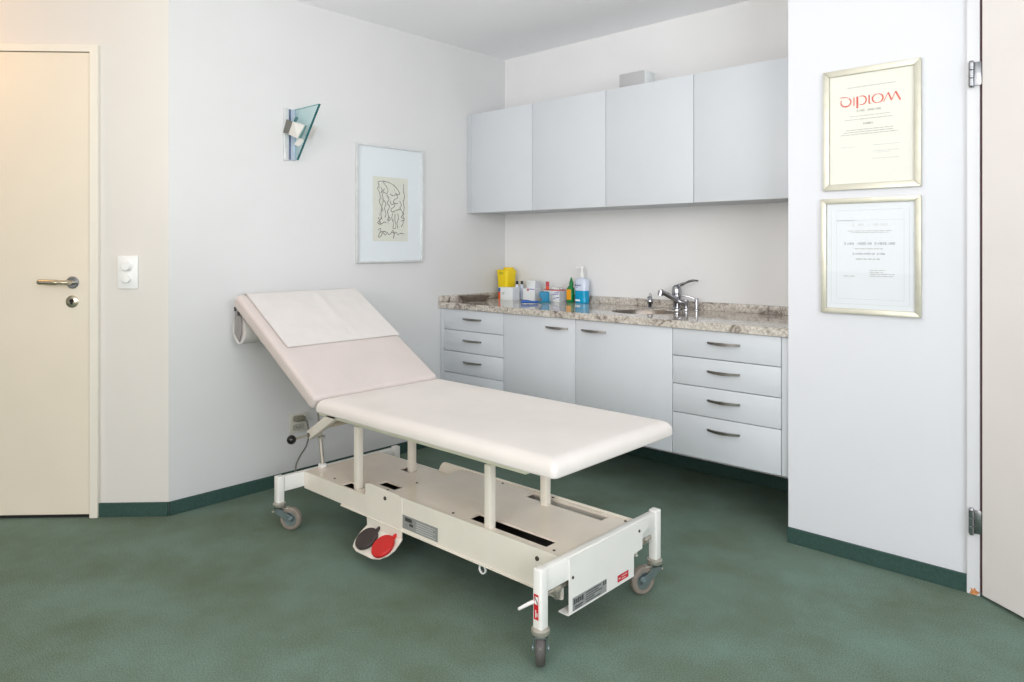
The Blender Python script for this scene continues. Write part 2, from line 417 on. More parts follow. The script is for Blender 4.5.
def drawer_unit(x0, x1, name, label, fillx=None):
    t = thing(name, label, 'drawer unit', ((x0+x1)/2, -.3, ZB), 0, 'drawer units under the granite worktop')
    carcass(min(x0, fillx if fillx is not None else x0), max(x1, fillx if fillx is not None else x1), t)
    if fillx is not None:
        a, b = (fillx, x0) if fillx < x0 else (x1, fillx)
        MB().box(a+.001, b-.0017, YL+.002, YL+.0205, ZB+.0017, ZT-.0017, .001).build('filler_strip', CAB, t)
    for z1, z0 in zip(SZ, SZ[1:]):
        d = front(x0, x1, z0, z1, t, 'drawer')
        bow_handle((x0+x1)/2, z1-.0545, .152, YL, d)
    return t
drawer_unit(XS[0], XS[1], 'drawer_cabinet', 'pale grey four drawer unit at the left end beside the wall', .001)
drawer_unit(XS[3], XS[4], 'drawer_cabinet', 'pale grey four drawer unit at the right end beside the white pillar', XD-.0015)
def door_unit(x0, x1, label, hx):
    t = thing('base_cabinet', label, 'cabinet', ((x0+x1)/2, -.3, ZB), 0, 'single door cabinets under the granite worktop')
    carcass(x0, x1, t)
    d = front(x0, x1, ZB, ZT, t, 'door'); bow_handle(hx, ZT-.054, .148, YL, d)
    return t
door_unit(XS[1], XS[2], 'pale grey cabinet with one door, handle at right, below the medicine boxes', .928)
t = thing('base_cabinet', 'pale grey cabinet with one door, handle at left, below the sink', 'cabinet', (1.331, -.3, ZB), 0, 'single door cabinets under the granite worktop')
mb = MB()
x0, x1 = XS[2]+.0008, XS[3]-.0008
mb.box(x0, x0+.016, YL+.021, -.0006, ZB+.001, ZT-.001); mb.box(x1-.016, x1, YL+.021, -.0006, ZB+.001, ZT-.001)
mb.box(x0+.016, x1-.016, YL+.021, -.0006, ZB+.001, ZB+.017); mb.box(x0+.016, x1-.016, -.03, -.0006, ZB+.017, ZT-.001)
mb.build('carcass', CABS, t, smooth=False)
d = front(XS[2], XS[3], ZB, ZT, t, 'door'); bow_handle(1.166, ZT-.052, .148, YL, d)

# wall cabinets
YU, U0, U1 = -.3595, 1.4211, 2.0473
UX = [.040, .556, 1.078, 1.598, 2.118]
labs = ['pale grey wall cabinet, leftmost of the four, beside the picture wall',
        'pale grey wall cabinet, second from the left, above the medicine boxes',
        'pale grey wall cabinet with the small grey box on top',
        'pale grey wall cabinet, rightmost of the four, beside the white pillar']
for k in range(4):
    x0, x1 = UX[k], UX[k+1]
    t = thing('wall_cabinet', labs[k], 'cabinet', ((x0+x1)/2, -.18, U0), 0, 'wall cabinets over the worktop')
    cx0 = .001 if k == 0 else x0; cx1 = XD-.0015 if k == 3 else x1
    carcass(cx0, cx1, t, U0+.004, U1, YU, -.001)
    if k == 0: MB().box(.001, x0-.0017, YU+.001, YU+.0205, U0+.001, U1-.001, .001).build('filler_strip', CABS, t)
    if k == 3: MB().box(x1+.0017, cx1, YU+.001, YU+.0205, U0+.001, U1-.001, .001).build('filler_strip', CABS, t)
    front(x0, x1, U0-.0017, U1+.0015, t, 'door', CAB, YU)

# worktop
SX, SY, SR = 1.284, -.30, .172
ZW = .869
def annulus(cx, cy, r, hx, hy, n=48):
    fs = []
    def sq(a):
        c, s = math.cos(a), math.sin(a); k = min(hx/abs(c) if abs(c) > 1e-9 else 9e9, hy/abs(s) if abs(s) > 1e-9 else 9e9)
        return (cx+c*k, cy+s*k)
    angs = sorted(set([2*PI*k/n for k in range(n)] + [math.atan2(sy*hy, sx*hx) % (2*PI) for sx in (-1,1) for sy in (-1,1)]))
    for i, a in enumerate(angs):
        b = angs[(i+1) % len(angs)]
        fs.append([(cx+r*math.cos(a), cy+r*math.sin(a)), sq(a), sq(b), (cx+r*math.cos(b), cy+r*math.sin(b))])
    return fs
hxs = .21; yb0, yb1 = -.602, -.002
hy = .25
fs = annulus(SX, SY, SR, hxs, hy)
side = [p for f in fs for p in (f[1],)]
L_ = sorted(set((round(p[0],5), round(p[1],5)) for p in side if abs(p[0]-(SX-hxs)) < 1e-4), key=lambda p: p[1])
R_ = sorted(set((round(p[0],5), round(p[1],5)) for p in side if abs(p[0]-(SX+hxs)) < 1e-4), key=lambda p: p[1])
T_ = sorted(set((round(p[0],5), round(p[1],5)) for p in side if abs(p[1]-(SY+hy)) < 1e-4))
B_ = sorted(set((round(p[0],5), round(p[1],5)) for p in side if abs(p[1]-(SY-hy)) < 1e-4))
fs.append([(.0015, yb0)] + [(SX-hxs, yb0)] + L_ + [(SX-hxs, yb1), (.0015, yb1)])
fs.append([(SX+hxs, yb0), (XD-.002, yb0), (XD-.002, yb1), (SX+hxs, yb1)] + R_[::-1])
fs.append([(SX-hxs, yb1)] + T_ + [(SX+hxs, yb1)])
fs.append([(SX-hxs, yb0), (SX+hxs, yb0)] + B_[::-1])
wt = MB().slab(fs, .8345, ZW).build('worktop', GRANITE, None, smooth=False)
tag(wt, 'polished grey beige granite worktop with a round sink cut-out', 'worktop')
MB().box(.022, XD-.002, -.022, -.002, ZW+.0003, .911, .0015).build('back_upstand', GRANITE, wt)
MB().box(.0015, .0215, -.600, -.002, ZW+.0003, .907, .0015).build('side_upstand', GRANITE, wt)

t = thing('sink', 'round steel sink bowl set into the granite worktop', 'sink', (SX, SY, .71))
MB().lathe([(SR-.001,.166),(SR-.006,.15),(SR-.014,.07),(SR-.04,.02),(SR-.08,.006),(.03,.001),(0,0),(0,-.002),(SR-.04,.012),(SR-.01,.07),(SR+.002,.16)], (SX,SY,.697), seg=48).build('bowl', mat('satin sink steel', (136, 128, 120), .32, .85, noise=.06, nscale=20), t)
MB().lathe([(0,.0),(.024,.0),(.024,.004),(.018,.005),(0,.003)], (SX,SY,.6985), seg=24).build('drain', CHROME, t)
MB().cyl((SX+.03, SY+SR-.010, .826), (SX+.03, SY+SR-.019, .826), .011, seg=16).build('overflow', DARK, t)

# tap
t = thing('tap', 'chrome single lever mixer tap behind the round sink', 'tap', (1.351, -.088, ZW))
mb = MB()
mb.lathe([(0,0),(.027,0),(.027,.006),(.021,.010),(.020,.05),(.024,.06),(.026,.075),(.026,.105),(.023,.12),(.014,.131),(0,.134)], (1.351,-.088,ZW), seg=28)
mb.build('tap_body', CHROME, t)
mb = MB(); mb.tube(catmull([(1.356,-.088,.995),(1.39,-.088,1.008),(1.43,-.088,1.024),(1.455,-.088,1.028),(1.477,-.088,1.027)], 5), [.009]*6+[.0065]*9+[.005]*6, 10)
mb.build('lever', CHROME, t)
mb = MB(); mb.tube(catmull([(1.408,-.094,.904),(1.375,-.10,.914),(1.35,-.135,.935),(1.335,-.17,.955),(1.322,-.198,.968)], 5), [.015]*6+[.013]*15, 14)
mb.cyl((1.322,-.200,.974), (1.319,-.204,.948), .0145, seg=20)
mb.build('spout', CHROME, t)
mb = MB(); mb.lathe([(0,0),(.017,0),(.016,.006),(.011,.01),(.011,.042),(.014,.048),(.012,.056),(0,.058)], (1.408,-.09,ZW), seg=20)
mb.build('side_valve', CHROME, t)
t = thing('rinse_spray', 'slim chrome hand spray standing right of the tap', 'tap', (1.452, -.058, ZW))
MB().lathe([(0,0),(.016,0),(.016,.004),(.010,.008),(.0095,.058),(.0075,.063),(0,.064)], (1.452,-.058,ZW), seg=20).build('spray_body', CHROME, t)
MB().tube(catmull([(1.452,-.06,.925),(1.43,-.068,.936),(1.40,-.078,.943),(1.378,-.085,.946)], 5), .0034, 10).build('hose', CHROME, t)
t = thing('soap_dispenser', 'small chrome soap pump behind the sink, left of the tap', 'soap dispenser', (1.206, -.120, ZW))
MB().lathe([(0,0),(.022,0),(.022,.004),(.012,.009),(.012,.022),(.017,.03),(.017,.045),(.010,.056),(.008,.07),(.004,.084),(0,.085)], (1.206,-.120,ZW), seg=22).build('pump_body', CHROME, t)
MB().tube([(1.206,-.120,.932),(1.208,-.135,.936),(1.211,-.152,.930)], .004, 8).build('nozzle', CHROME, t)

# ------------------------------------------------------------------ things on the worktop
E0 = ZW+.0004
# shallow tray
t = thing('instrument_tray', 'shallow brown grey metal tray at the left end of the worktop', 'tray', (.105, -.392, E0), math.radians(66))
def traymat(): return mat('brown grey metal tray', (132, 122, 112), .3, .75, noise=.1, nscale=30)
tb = bmesh.new(); R0 = ROOT[t.name]; rings = []
for (hx_, hy_, r_, z_) in ((.050,.022,.02,0),(.066,.030,.022,.004),(.096,.043,.026,.034),(.100,.046,.028,.035),(.100,.046,.028,.032),(.068,.032,.022,.0)):
    rings.append([tb.verts.new(R0 @ Vector((a, b, z_))) for a, b in rrect(-hx_, hx_, -hy_, hy_, r_, 5)])
tb.faces.new(rings[0])
for a, b in zip(rings, rings[1:]):
    for k in range(len(a)): tb.faces.new((a[k], a[(k+1)%len(a)], b[(k+1)%len(a)], b[k]))
mb = MB(); mb.add(tb); mb.build('tray_shell', traymat(), t)

# yellow sharps bin
bx, by = .112, -.106
t = thing('sharps_bin', 'yellow plastic sharps bin with lid in the worktop corner', 'bin', (bx, by, E0))
def loft(prof, cx, cy, n=6, r=.018):
    tb = bmesh.new(); rings = []
    for hx_, hy_, z_ in prof: rings.append([tb.verts.new((cx+a, cy+b, z_)) for a, b in rrect(-hx_, hx_, -hy_, hy_, min(r, hx_*.6), n)])
    for a, b in zip(rings, rings[1:]):
        for k in range(len(a)): tb.faces.new((a[k], a[(k+1)%len(a)], b[(k+1)%len(a)], b[k]))
    tb.faces.new(rings[0][::-1]); tb.faces.new(rings[-1]); mb = MB(); mb.add(tb); return mb
loft([(.040,.040,E0),(.042,.042,E0+.004),(.047,.047,E0+.155)], bx, by).build('bin_body', YELLOW, t)
lid = loft([(.049,.049,E0+.1555),(.049,.049,E0+.186),(.046,.046,E0+.190)], bx, by).build('lid', YELLOW, t)
MB().lathe([(0,0),(.034,0),(.034,.010),(.031,.014),(0,.014)], (bx+.012,by+.008,E0+.1905), seg=28).build('lid_cap', YELLOW, lid)
mb = MB()
def pf(dx=0, y=0): return lambda a, b: Vector((a+dx, y, b))
f_ = pf(0, by-.0495)
mb.ribbon([(bx-.020,E0+.172),(bx-.012,E0+.174),(bx-.006,E0+.168),(bx-.018,E0+.162),(bx-.004,E0+.162)], .005, f_)
mb.ribbon([(bx+.004,E0+.174),(bx+.004,E0+.161)], .005, f_)
mb.ribbon([(bx+.014,E0+.174),(bx+.014,E0+.161)], .004, f_)
mb.build('printed_mark', GREENP, lid, smooth=False)

def carton(name, label, x0, x1, y0, y1, h, z=E0, m=CARTON, side=CARTONG):
    t = thing(name, label, 'box', ((x0+x1)/2, (y0+y1)/2, z), 0, 'medicine boxes on the worktop')
    MB().box(x0, x1, y0, y1, z, z+h, .001).build('carton', m, t)
    MB().box(x1+.0002, x1+.0008, y0+.002, y1-.002, z+.002, z+h-.002).build('side_panel', side, t, smooth=False)  # greyer sheet puts the shade of the right side into colour
    return t
t = carton('medicine_box', 'white medicine box with an orange and blue striped end', .145, .268, -.218, -.150, .080)
MB().box(.1455, .163, -.2188, -.2182, E0+.001, E0+.052).build('printed_stripe', ORANGE, t, smooth=False)['label'] = 'orange printed stripe'
MB().box(.1455, .163, -.2188, -.2182, E0+.052, E0+.077).build('printed_stripe', BLUEP, t, smooth=False)['label'] = 'blue printed stripe'
mb = MB()
for k, w_ in enumerate((.022, .014)): mb.box(.178, .178+w_, -.2188, -.2183, E0+.045-k*.009, E0+.049-k*.009)
mb.build('printed_lines', INKG, t, smooth=False)
t = carton('medicine_box', 'white medicine box in the middle of the worktop cluster', .285, .385, -.140, -.076, .075)
MB().box(.322, .336, -.1408, -.1402, E0+.060, E0+.074).build('printed_mark', PINK, t, smooth=False)
MB().box(.340, .383, -.1408, -.1402, E0+.069, E0+.0745).build('printed_lines', PURPLE, t, smooth=False)
t = carton('medicine_box', 'smaller white carton lying on top of the middle medicine box', .312, .383, -.134, -.084, .049, E0+.0755)
mb = MB()
for k in range(3): mb.box(.32, .366-.01*k, -.1348, -.1343, E0+.1130-k*.009, E0+.1150-k*.009)
mb.build('printed_lines', INKGL, t, smooth=False)
t = carton('medicine_box', 'low white box with violet stripes and red lid left of the green bottle', .442, .566, -.122, -.050, .068)
MB().box(.4425, .5655, -.1215, -.0505, E0+.0685, E0+.074, .001).build('lid', PINK, t)
mb = MB()
for k, (a, b) in enumerate(((.512,.018),(.500,.040),(.520,.052))): mb.prism([(a, E0+b), (.5655, E0+b+.008), (.5655, E0+b+.014), (a+.01, E0+b+.005)], lambda a,b,d: Vector((a, d, b)), -.1228, -.1223)
mb.build('printed_stripes', PURPLE, t, smooth=False)
# vials
for k, (x, y, cap, lab) in enumerate(((.216,-.118,BLACK,'small clear vial with black cap directly behind the orange striped box'),
                                      (.240,-.098,BLACK,'small clear vial with black cap nearest the middle medicine box'),)):
    t = thing('vial', lab, 'vial', (x, y, E0), 0, 'vials behind the medicine boxes')
    MB().lathe([(0,0),(.011,0),(.012,.003),(.012,.085),(.007,.092),(.007,.098),(0,.098)], (x,y,E0), seg=18).build('vial_body', CLEARP, t)
    MB().cyl((x,y,E0+.0985), (x,y,E0+.118), .0085, seg=18, bev=.001).build('cap', cap, t)
x, y = .268, -.060
t = thing('vial', 'small pale bottle with olive cap behind the middle medicine box', 'vial', (x, y, E0), 0, 'vials behind the medicine boxes')
MB().lathe([(0,0),(.013,0),(.014,.003),(.014,.085),(.008,.092),(.008,.098),(0,.098)], (x,y,E0), seg=18).build('vial_body', CARTONG, t)
MB().cyl((x,y,E0+.0985), (x,y,E0+.112), .010, seg=18, bev=.001).build('cap', mat('olive cap', (188,186,110), .5, noise=.04), t)
# little red tube on the low box
x, y, z0 = .456, -.100, E0+.0745
t = thing('ointment_tube', 'small red and white tube standing on the low violet striped box', 'tube', (x, y, z0))
MB().lathe([(0,0),(.011,0),(.011,.012),(.009,.016),(0,.016)], (x,y,z0), seg=18).build('cap', ORANGE, t)
mb = MB(); tb = bmesh.new(); ra = []
for zz, a, b in ((.0165,.011,.011),(.03,.012,.009),(.047,.014,.0015)): ra.append([tb.verts.new((x+a*math.cos(2*PI*k/18), y+b*math.sin(2*PI*k/18), z0+zz)) for k in range(18)])
for p, q in zip(ra, ra[1:]):
    for k in range(18): tb.faces.new((p[k], p[(k+1)%18], q[(k+1)%18], q[k]))
tb.faces.new(ra[0][::-1]); tb.faces.new(ra[-1]); mb.add(tb); mb.build('tube_body', PINK, t)
# clear blister strip on the low box
t = thing('blister_pack', 'clear crumpled blister pack lying on the low violet striped box', 'blister pack', (.516, -.086, E0+.0745))
mb = MB(); mb.box(.482, .552, -.112, -.062, E0+.0745, E0+.0765, .0006)
for i in range(4):
    for j in range(2): mb.lathe([(.007,0),(.007,.010),(.005,.014),(0,.015)], (.492+.0165*i, -.099+.025*j, E0+.0765), seg=12)
mb.build('pack', mat('clear grey blister', (214,214,210), .25, .2, noise=.03), t)
# teal dispenser
t = thing('tape_dispenser', 'bright teal plastic dispenser with a notch, front of the medicine boxes', 'dispenser', (.512, -.20, E0))
mb = MB(); cx, cy = .512, -.20
c42, s42 = math.cos(math.radians(42)), math.sin(math.radians(42))
def tl(a, b, d): return Vector((cx+c42*a-s42*d, cy+s42*a+c42*d, E0+b))
mb.prism([(-.022,.006),(-.012,.018),(-.012,.024),(-.028,.034),(-.030,.062),(-.022,.068),(.026,.066),(.032,.060),(.032,.006)], tl, -.022, .022, bev=.002)
mb.build('dispenser_body', TEAL, t)
mb = MB(); mb.prism([(-.034,0),(.040,0),(.040,.0055),(-.034,.0055)], tl, -.027, .027, bev=.0015); mb.build('base', mat('dark teal plastic', (14,120,140), .4, noise=.05), t)
# blue stapler-like strip
mb = MB()
tb = []
pts = catmull([(.470,-.362,E0+.010),(.486,-.348,E0+.0135),(.505,-.330,E0+.012),(.527,-.311,E0+.010),(.547,-.293,E0+.0105)], 5)
mb.tube(pts, [.0065]+[.0095]*2+[.0098]*8+[.0075]*6+[.007]*3+[.005], 12)
o = mb.build('lancet_pen', DBLUE, None); tag(o, 'dark blue plastic pen shaped tool lying on the worktop', 'pen'); o.data.transform(Matrix.Translation((0,0,-.0005))); centred(o)
# green bottle
x, y = .628, -.088
t = thing('dropper_bottle', 'green bottle with an orange label and pointed tip', 'bottle', (x, y, E0))
mb = loft([(.019,.015,E0),(.021,.017,E0+.004),(.021,.017,E0+.084),(.016,.013,E0+.094),(.010,.010,E0+.100)], x, y, r=.009)
mb.build('bottle_body', GREENB, t)
MB().lathe([(0,0),(.013,0),(.013,.022),(.010,.026),(.007,.040),(.003,.052),(0,.053)], (x+.006,y,E0+.1003), seg=18).build('tip', GREENB, t)
MB().box(x-.017, x+.016, y-.0178, y-.0172, E0+.018, E0+.080).build('paper_label', AMBER, t, smooth=False)
# disinfectant bottle
x, y = .702, -.070
t = thing('pump_bottle', 'clear pump bottle half filled with blue disinfectant', 'bottle', (x, y, E0))
loft([(.040,.026,E0),(.043,.029,E0+.005),(.043,.029,E0+.075)], x, y, r=.022).build('liquid_half', LIQ, t)['label'] = 'blue liquid in the lower half'
loft([(.043,.029,E0+.0752),(.043,.029,E0+.128),(.040,.027,E0+.138),(.030,.021,E0+.147),(.014,.014,E0+.152)], x, y, r=.022).build('bottle_body', CLEARP, t)
p = MB().lathe([(0,0),(.014,0),(.013,.020),(.008,.026),(.006,.030),(.005,.052),(.010,.054),(.010,.066),(0,.068)], (x,y,E0+.1525), seg=18)
p.tube([(x,y,E0+.214),(x-.012,y-.013,E0+.216),(x-.026,y-.028,E0+.211)], .0045, 8)
p.build('pump', WHITEP, t)
mb = MB(); f_ = pf(0, y-.0296)
for i in range(5): mb.ribbon([(x-.030+i*.0085, E0+.107-(.003 if i%2 else 0)), (x-.0235+i*.0085, E0+.107-(.003 if i%2 else 0))], .009-.003*(i%2), f_)
mb.ribbon([(x-.024, E0+.094), (x-.008, E0+.094)], .002, f_)
mb.build('printed_name', mat('navy print', (50,60,130), .6, noise=.04), t, smooth=False)
mb = MB(); mb.box(x-.030, x+.006, y-.0298, y-.0294, E0+.012, E0+.022); mb.build('white_strip', WHITEP, t, smooth=False)

# box on the wall cabinets
x0, x1, y0, y1, z0 = 1.145, 1.302, -.33, -.23, U1+.002
t = thing('small_box', 'small grey fronted white box on top of the wall cabinets', 'box', (1.22, -.28, z0))
MB().box(x0, x1, y0+.003, y1, z0, z0+.075, .0015).build('carton', CARTON, t)
MB().box(x0+.001, x1-.001, y0, y0+.0028, z0+.001, z0+.074, .001).build('front_panel', GREYBOX, t)['label'] = 'grey front panel'

# ------------------------------------------------------------------ examination couch
YN, YF = -1.966, -1.314          # upholstery edges
t = thing('examination_couch', 'cream white wheeled examination couch with raised backrest, centre of the room', 'examination couch', (1.24, -1.645, 0))
BED = t
def cushion(L, W, T, rc, M, name, parent, m=VINYL, top=.034, ins=.042):
    prof = [(.003, 0), (.0005, .003), (0, .006), (0, T-top)]
    for k in range(1, 7):
        a = PI/2*k/6; prof.append((ins*(1-math.cos(a)), T-top+top*math.sin(a)))
    prof += [(ins+.05, T+.0015), (ins+.13, T+.003)]
    tb = bmesh.new(); rings = []
    for ins, z in prof:
        rings.append([tb.verts.new(M @ Vector((a, b, z))) for a, b in rrect(ins, L-ins, ins, W-ins, max(rc-ins*.5, .012), 7)])
    for a, b in zip(rings, rings[1:]):
        for k in range(len(a)): tb.faces.new((a[k], a[(k+1)%len(a)], b[(k+1)%len(a)], b[k]))
    tb.faces.new(rings[0][::-1]); tb.faces.new(rings[-1])
    mb = MB(); mb.add(tb)
    return mb.build(name, m, parent, angle=40)
cushion(2.040-.812, YF-YN+.004, .052, .020, Matrix.Translation((.812, YN-.002, .551)), 'seat_cushion', t)
a30 = math.radians(29.9)
u = Vector((-math.cos(a30), 0, math.sin(a30))); nn = Vector((math.sin(a30), 0, math.cos(a30)))
# backrest: local x runs from hinge up to the head, local y along -world y so the frame stays right handed
B0 = Vector((.7617, YF, .571))
MBK = Matrix(((u.x, 0, nn.x, B0.x), (0, -1, 0, B0.y), (u.z, 0, nn.z, B0.z), (0, 0, 0, 1)))
BL = .742
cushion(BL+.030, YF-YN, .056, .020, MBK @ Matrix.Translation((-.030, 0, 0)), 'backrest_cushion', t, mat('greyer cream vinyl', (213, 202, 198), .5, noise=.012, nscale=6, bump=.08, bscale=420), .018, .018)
def bk(s, y, n): return B0 + u*s + nn*n + Vector((0, y-YF, 0))
mb = MB()
mb.prism([(.02,-.012),(BL-.03,-.012),(BL-.03,-.0005),(.02,-.0005)], lambda a,b,d: bk(a, d, b), YN+.03, YF-.03)
for yy in (-1.81, -1.49): mb.prism([(.01,-.034),(BL-.10,-.034),(BL-.10,-.0125),(.01,-.0125)], lambda a,b,d: bk(a, d, b), yy-.014, yy+.014)
mb.build('backrest_board', CREAM, t)
# upper frame
mb = MB()
for yy in (-1.80, -1.49): mb.box(.60, 1.795, yy-.014, yy+.014, .477, .5455, .003)
for xx in (.63, 1.22, 1.77): mb.box(xx-.02, xx+.02, -1.793, -1.507, .49, .54, .002)
mb.box(.83, 2.00, YN+.025, YF-.025, .546, .5508)
mb.build('upper_frame', mat('greenish cream paint', (226, 226, 204), .35, noise=.01), t)
# lifting posts
for xx, yy in ((.872,-1.80),(.858,-1.51),(1.622,-1.80),(1.622,-1.51)):
    MB().box(xx-.0145, xx+.0145, yy-.0145, yy+.0145, .17, .4735, .004).build('lift_post', CREAM, t)
# lower chassis
for xx, yy, zt in ((.503,-1.945,.226),(.503,-1.322,.226),(1.977,-1.955,.285),(1.975,-1.335,.285)):
    MB().box(xx-.0165, xx+.0165, yy-.0165, yy+.0165, .112, zt, .005, 3).build('corner_post', CREAM2, t)
MB().box(.490, .516, -1.928, -1.339, .157, .222, .004).build('head_crossbar', CREAM2, t)
mb = MB(); mb.box(1.962, 1.988, -1.938, -1.352, .211, .281, .004)
mb.build('foot_crossbar', CREAM2, t)
def yz(x0): return lambda a, b, d: Vector((d, a, b))
mb = MB()
mb.prism([(-1.84,.112),(-1.494,.112),(-1.494,.181),(-1.442,.185),(-1.442,.230),(-1.40,.250),(-1.40,.277),(-1.84,.277)], yz(0), 1.9885, 1.9925)
mb.prism([(-1.846,.108),(-1.494,.108),(-1.494,.112),(-1.846,.112)], yz(0), 1.955, 1.9925)
fp = mb.build('foot_panel', CREAM2, t, smooth=False)
def plate_label(name, lab, y0, y1, z0, z1, m, parent, marks):
    o = MB().box(1.9927, 1.9933, y0, y1, z0, z1).build(name, m, parent, smooth=False)
    if lab: o['label'] = lab
    return o
lb = plate_label('rating_label', 'grey metal rating label', -1.826, -1.652, .1145, .154, LABELG, fp, 0)
# give the print of the label to the panel as a second sub-part
mb = MB(); f3 = lambda a, b: Vector((1.9936, a-.016, b-.005))
for k, (y0, y1, z, w) in enumerate(((-1.805,-1.755,.146,.016),(-1.80,-1.76,.130,.004),(-1.80,-1.765,.124,.003),(-1.745,-1.665,.153,.003),(-1.745,-1.68,.146,.003),(-1.745,-1.66,.139,.003),(-1.745,-1.70,.132,.003),(-1.745,-1.67,.125,.003),(-1.655,-1.648,.150,.012),(-1.644,-1.637,.150,.012))):
    if k == 0:
        n = 5; st = (y1-y0)/n
        for i in range(n): mb.ribbon([(y0+i*st, z), (y0+i*st+st*.8, z)], w*(1-.2*(i%2)), f3)
    else: mb.ribbon([(y0, z), (y1, z)], w, f3)
mb.build('label_print', LABELD, fp, smooth=False)
plate_label('warning_label', 'red warning label', -1.590, -1.528, .1195, .141, RED, fp, 0)
mb = MB()
f3 = lambda a, b: Vector((1.9936, a, b))
for y0, y1, z in ((-1.585,-1.574,.130),(-1.568,-1.535,.134),(-1.568,-1.545,.126)): mb.ribbon([(y0, z), (y1, z)], .005 if y1 < -1.57 else .003, f3)
mb.build('warning_print', mat('pale red print', (236,190,190), .6, noise=.02), fp, smooth=False)
for yy, zz in ((-1.825,.216),(-1.462,.249)):
    MB().lathe([(.005,0),(.0045,.002),(0,.0025)], (1.9927,yy,zz), (1,0,0), 14).build('screw', UNDER, fp)
# red and white sticker on near foot post
sp = MB().box(1.9665, 1.9835, -1.9722, -1.9717, .140, .212).build('post_sticker', RED, t, smooth=False); sp['label'] = 'red and white warning sticker'
mb = MB(); f4 = lambda a, b: Vector((a, -1.9725, b))
mb.ribbon([(1.976,.206),(1.976,.184)], .012, f4); mb.ribbon([(1.974,.168),(1.974,.146)], .003, f4); mb.ribbon([(1.979,.160),(1.979,.150)], .003, f4)
mb.build('sticker_field', WHITEP, sp, smooth=False)
mb = MB(); f5 = lambda a, b: Vector((a, -1.9728, b)); mb.ribbon([(1.971,.204),(1.981,.186)], .0035, f5); mb.build('sticker_stroke', BLACK, sp, smooth=False)

def sidepanel(y0, y1, name, rounded=False):
    mb = MB()
    poly = [(.517,.150),(.80,.150),(.80,.146),(1.9615,.146),(1.9615,.268),(.985,.268)]
    poly += [(.968,.262),(.955,.245),(.945,.224)] if rounded else [(.958,.222)]
    poly += [(.517,.222)]
    mb.prism(poly, lambda a, b, d: Vector((a, d, b)), y0, y1)
    lip = -.006 if y0 < -1.7 else .006
    mb.box(.80, 1.9615, min(y0, y0+lip), max(y1, y1+lip), .1425, .1465, .001)
    return mb.build(name, CREAM, t, smooth=False)
sn = sidepanel(-1.834, -1.829, 'side_panel'); sf = sidepanel(-1.431, -1.426, 'side_panel', True)
o = MB().box(1.2, 1.397, -1.8352, -1.8345, .157, .207).build('rating_label', LABELG, sn, smooth=False); o['label'] = 'grey printed rating label'
mb = MB(); f6 = lambda a, b: Vector((a, -1.8356, b))
mb.ribbon([(1.215,.194),(1.255,.194)], .014, f6); mb.ribbon([(1.24,.178),(1.262,.178)], .010, f6)
mb.build('label_print', LABELD, sn, smooth=False)
mb = MB()
for k in range(5): mb.ribbon([(1.28,.197-k*.008),(1.385-.012*(k%2),.197-k*.008)], .0025, f6)
mb.build('label_text', LABELL, sn, smooth=False)
for xx, zz in ((1.861,.237),(1.098,.243)):
    MB().lathe([(.0075,0),(.007,.003),(0,.0036)], (xx,-1.834-(.0036 if xx<1.2 else 0),zz), (0,-1,0), 14).build('bolt', UNDER, sn)
mb = MB(); mb.lathe([(.012,-.003),(.016,-.003),(.016,.003),(.012,.003),(.012,-.003)], (1.62,-1.833,.130), (0,1,0), 20); mb.build('hook', WHITEP, sn)
# deck with slots
holes = [(1.51,1.865,-1.795,-1.738),(1.51,1.865,-1.50,-1.452),(.785,.889,-1.824,-1.775),(.885,1.0,-1.716,-1.669),(.795,.875,-1.533,-1.488)]
xs = sorted(set([.517,1.02,1.10,1.9605] + [h[0] for h in holes] + [h[1] for h in holes]))
ys = sorted(set([-1.8285,-1.4315] + [h[2] for h in holes] + [h[3] for h in holes]))
fs = []
for i in range(len(xs)-1):
    for j in range(len(ys)-1):
        cx, cy = (xs[i]+xs[i+1])/2, (ys[j]+ys[j+1])/2
        if any(h[0] < cx < h[1] and h[2] < cy < h[3] for h in holes): continue
        fs.append([(xs[i],ys[j]),(xs[i+1],ys[j]),(xs[i+1],ys[j+1]),(xs[i],ys[j+1])])
def zdeck(x): return -.040 if x <= 1.021 else (0 if x >= 1.099 else -.040*(1.10-x)/.08)
dk = MB().slab(fs, .255, .262, zdeck).build('deck', mat('glossy cream deck', (250, 236, 220), .16, noise=.012, nscale=8, coat=.4), t, smooth=False)
mb = MB()
for xx, yy in ((.70,-1.80),(.98,-1.735),(1.44,-1.80),(1.90,-1.80),(1.35,-1.45),(1.60,-1.44),(1.93,-1.45),(1.0,-1.60)):
    zz = .262+zdeck(xx); MB().lathe([(.005,0.0003),(.004,.0025),(0,.003)], (xx,yy,zz), (0,0,1), 12).build('screw', UNDER, dk)
MB().box(.60, 1.90, -1.822, -1.437, .150, .156).build('undercarriage', UNDER, t, smooth=False)
LINKM = mat('bronze grey linkage', (120,108,92), .45, .5, noise=.1)
for bx_ in ((1.56, 1.90, -1.785, -1.75, .1565, .20), (.90, .96, -1.71, -1.68, .1565, .205)): MB().box(*bx_, .002).build('lift_linkage', LINKM, t)
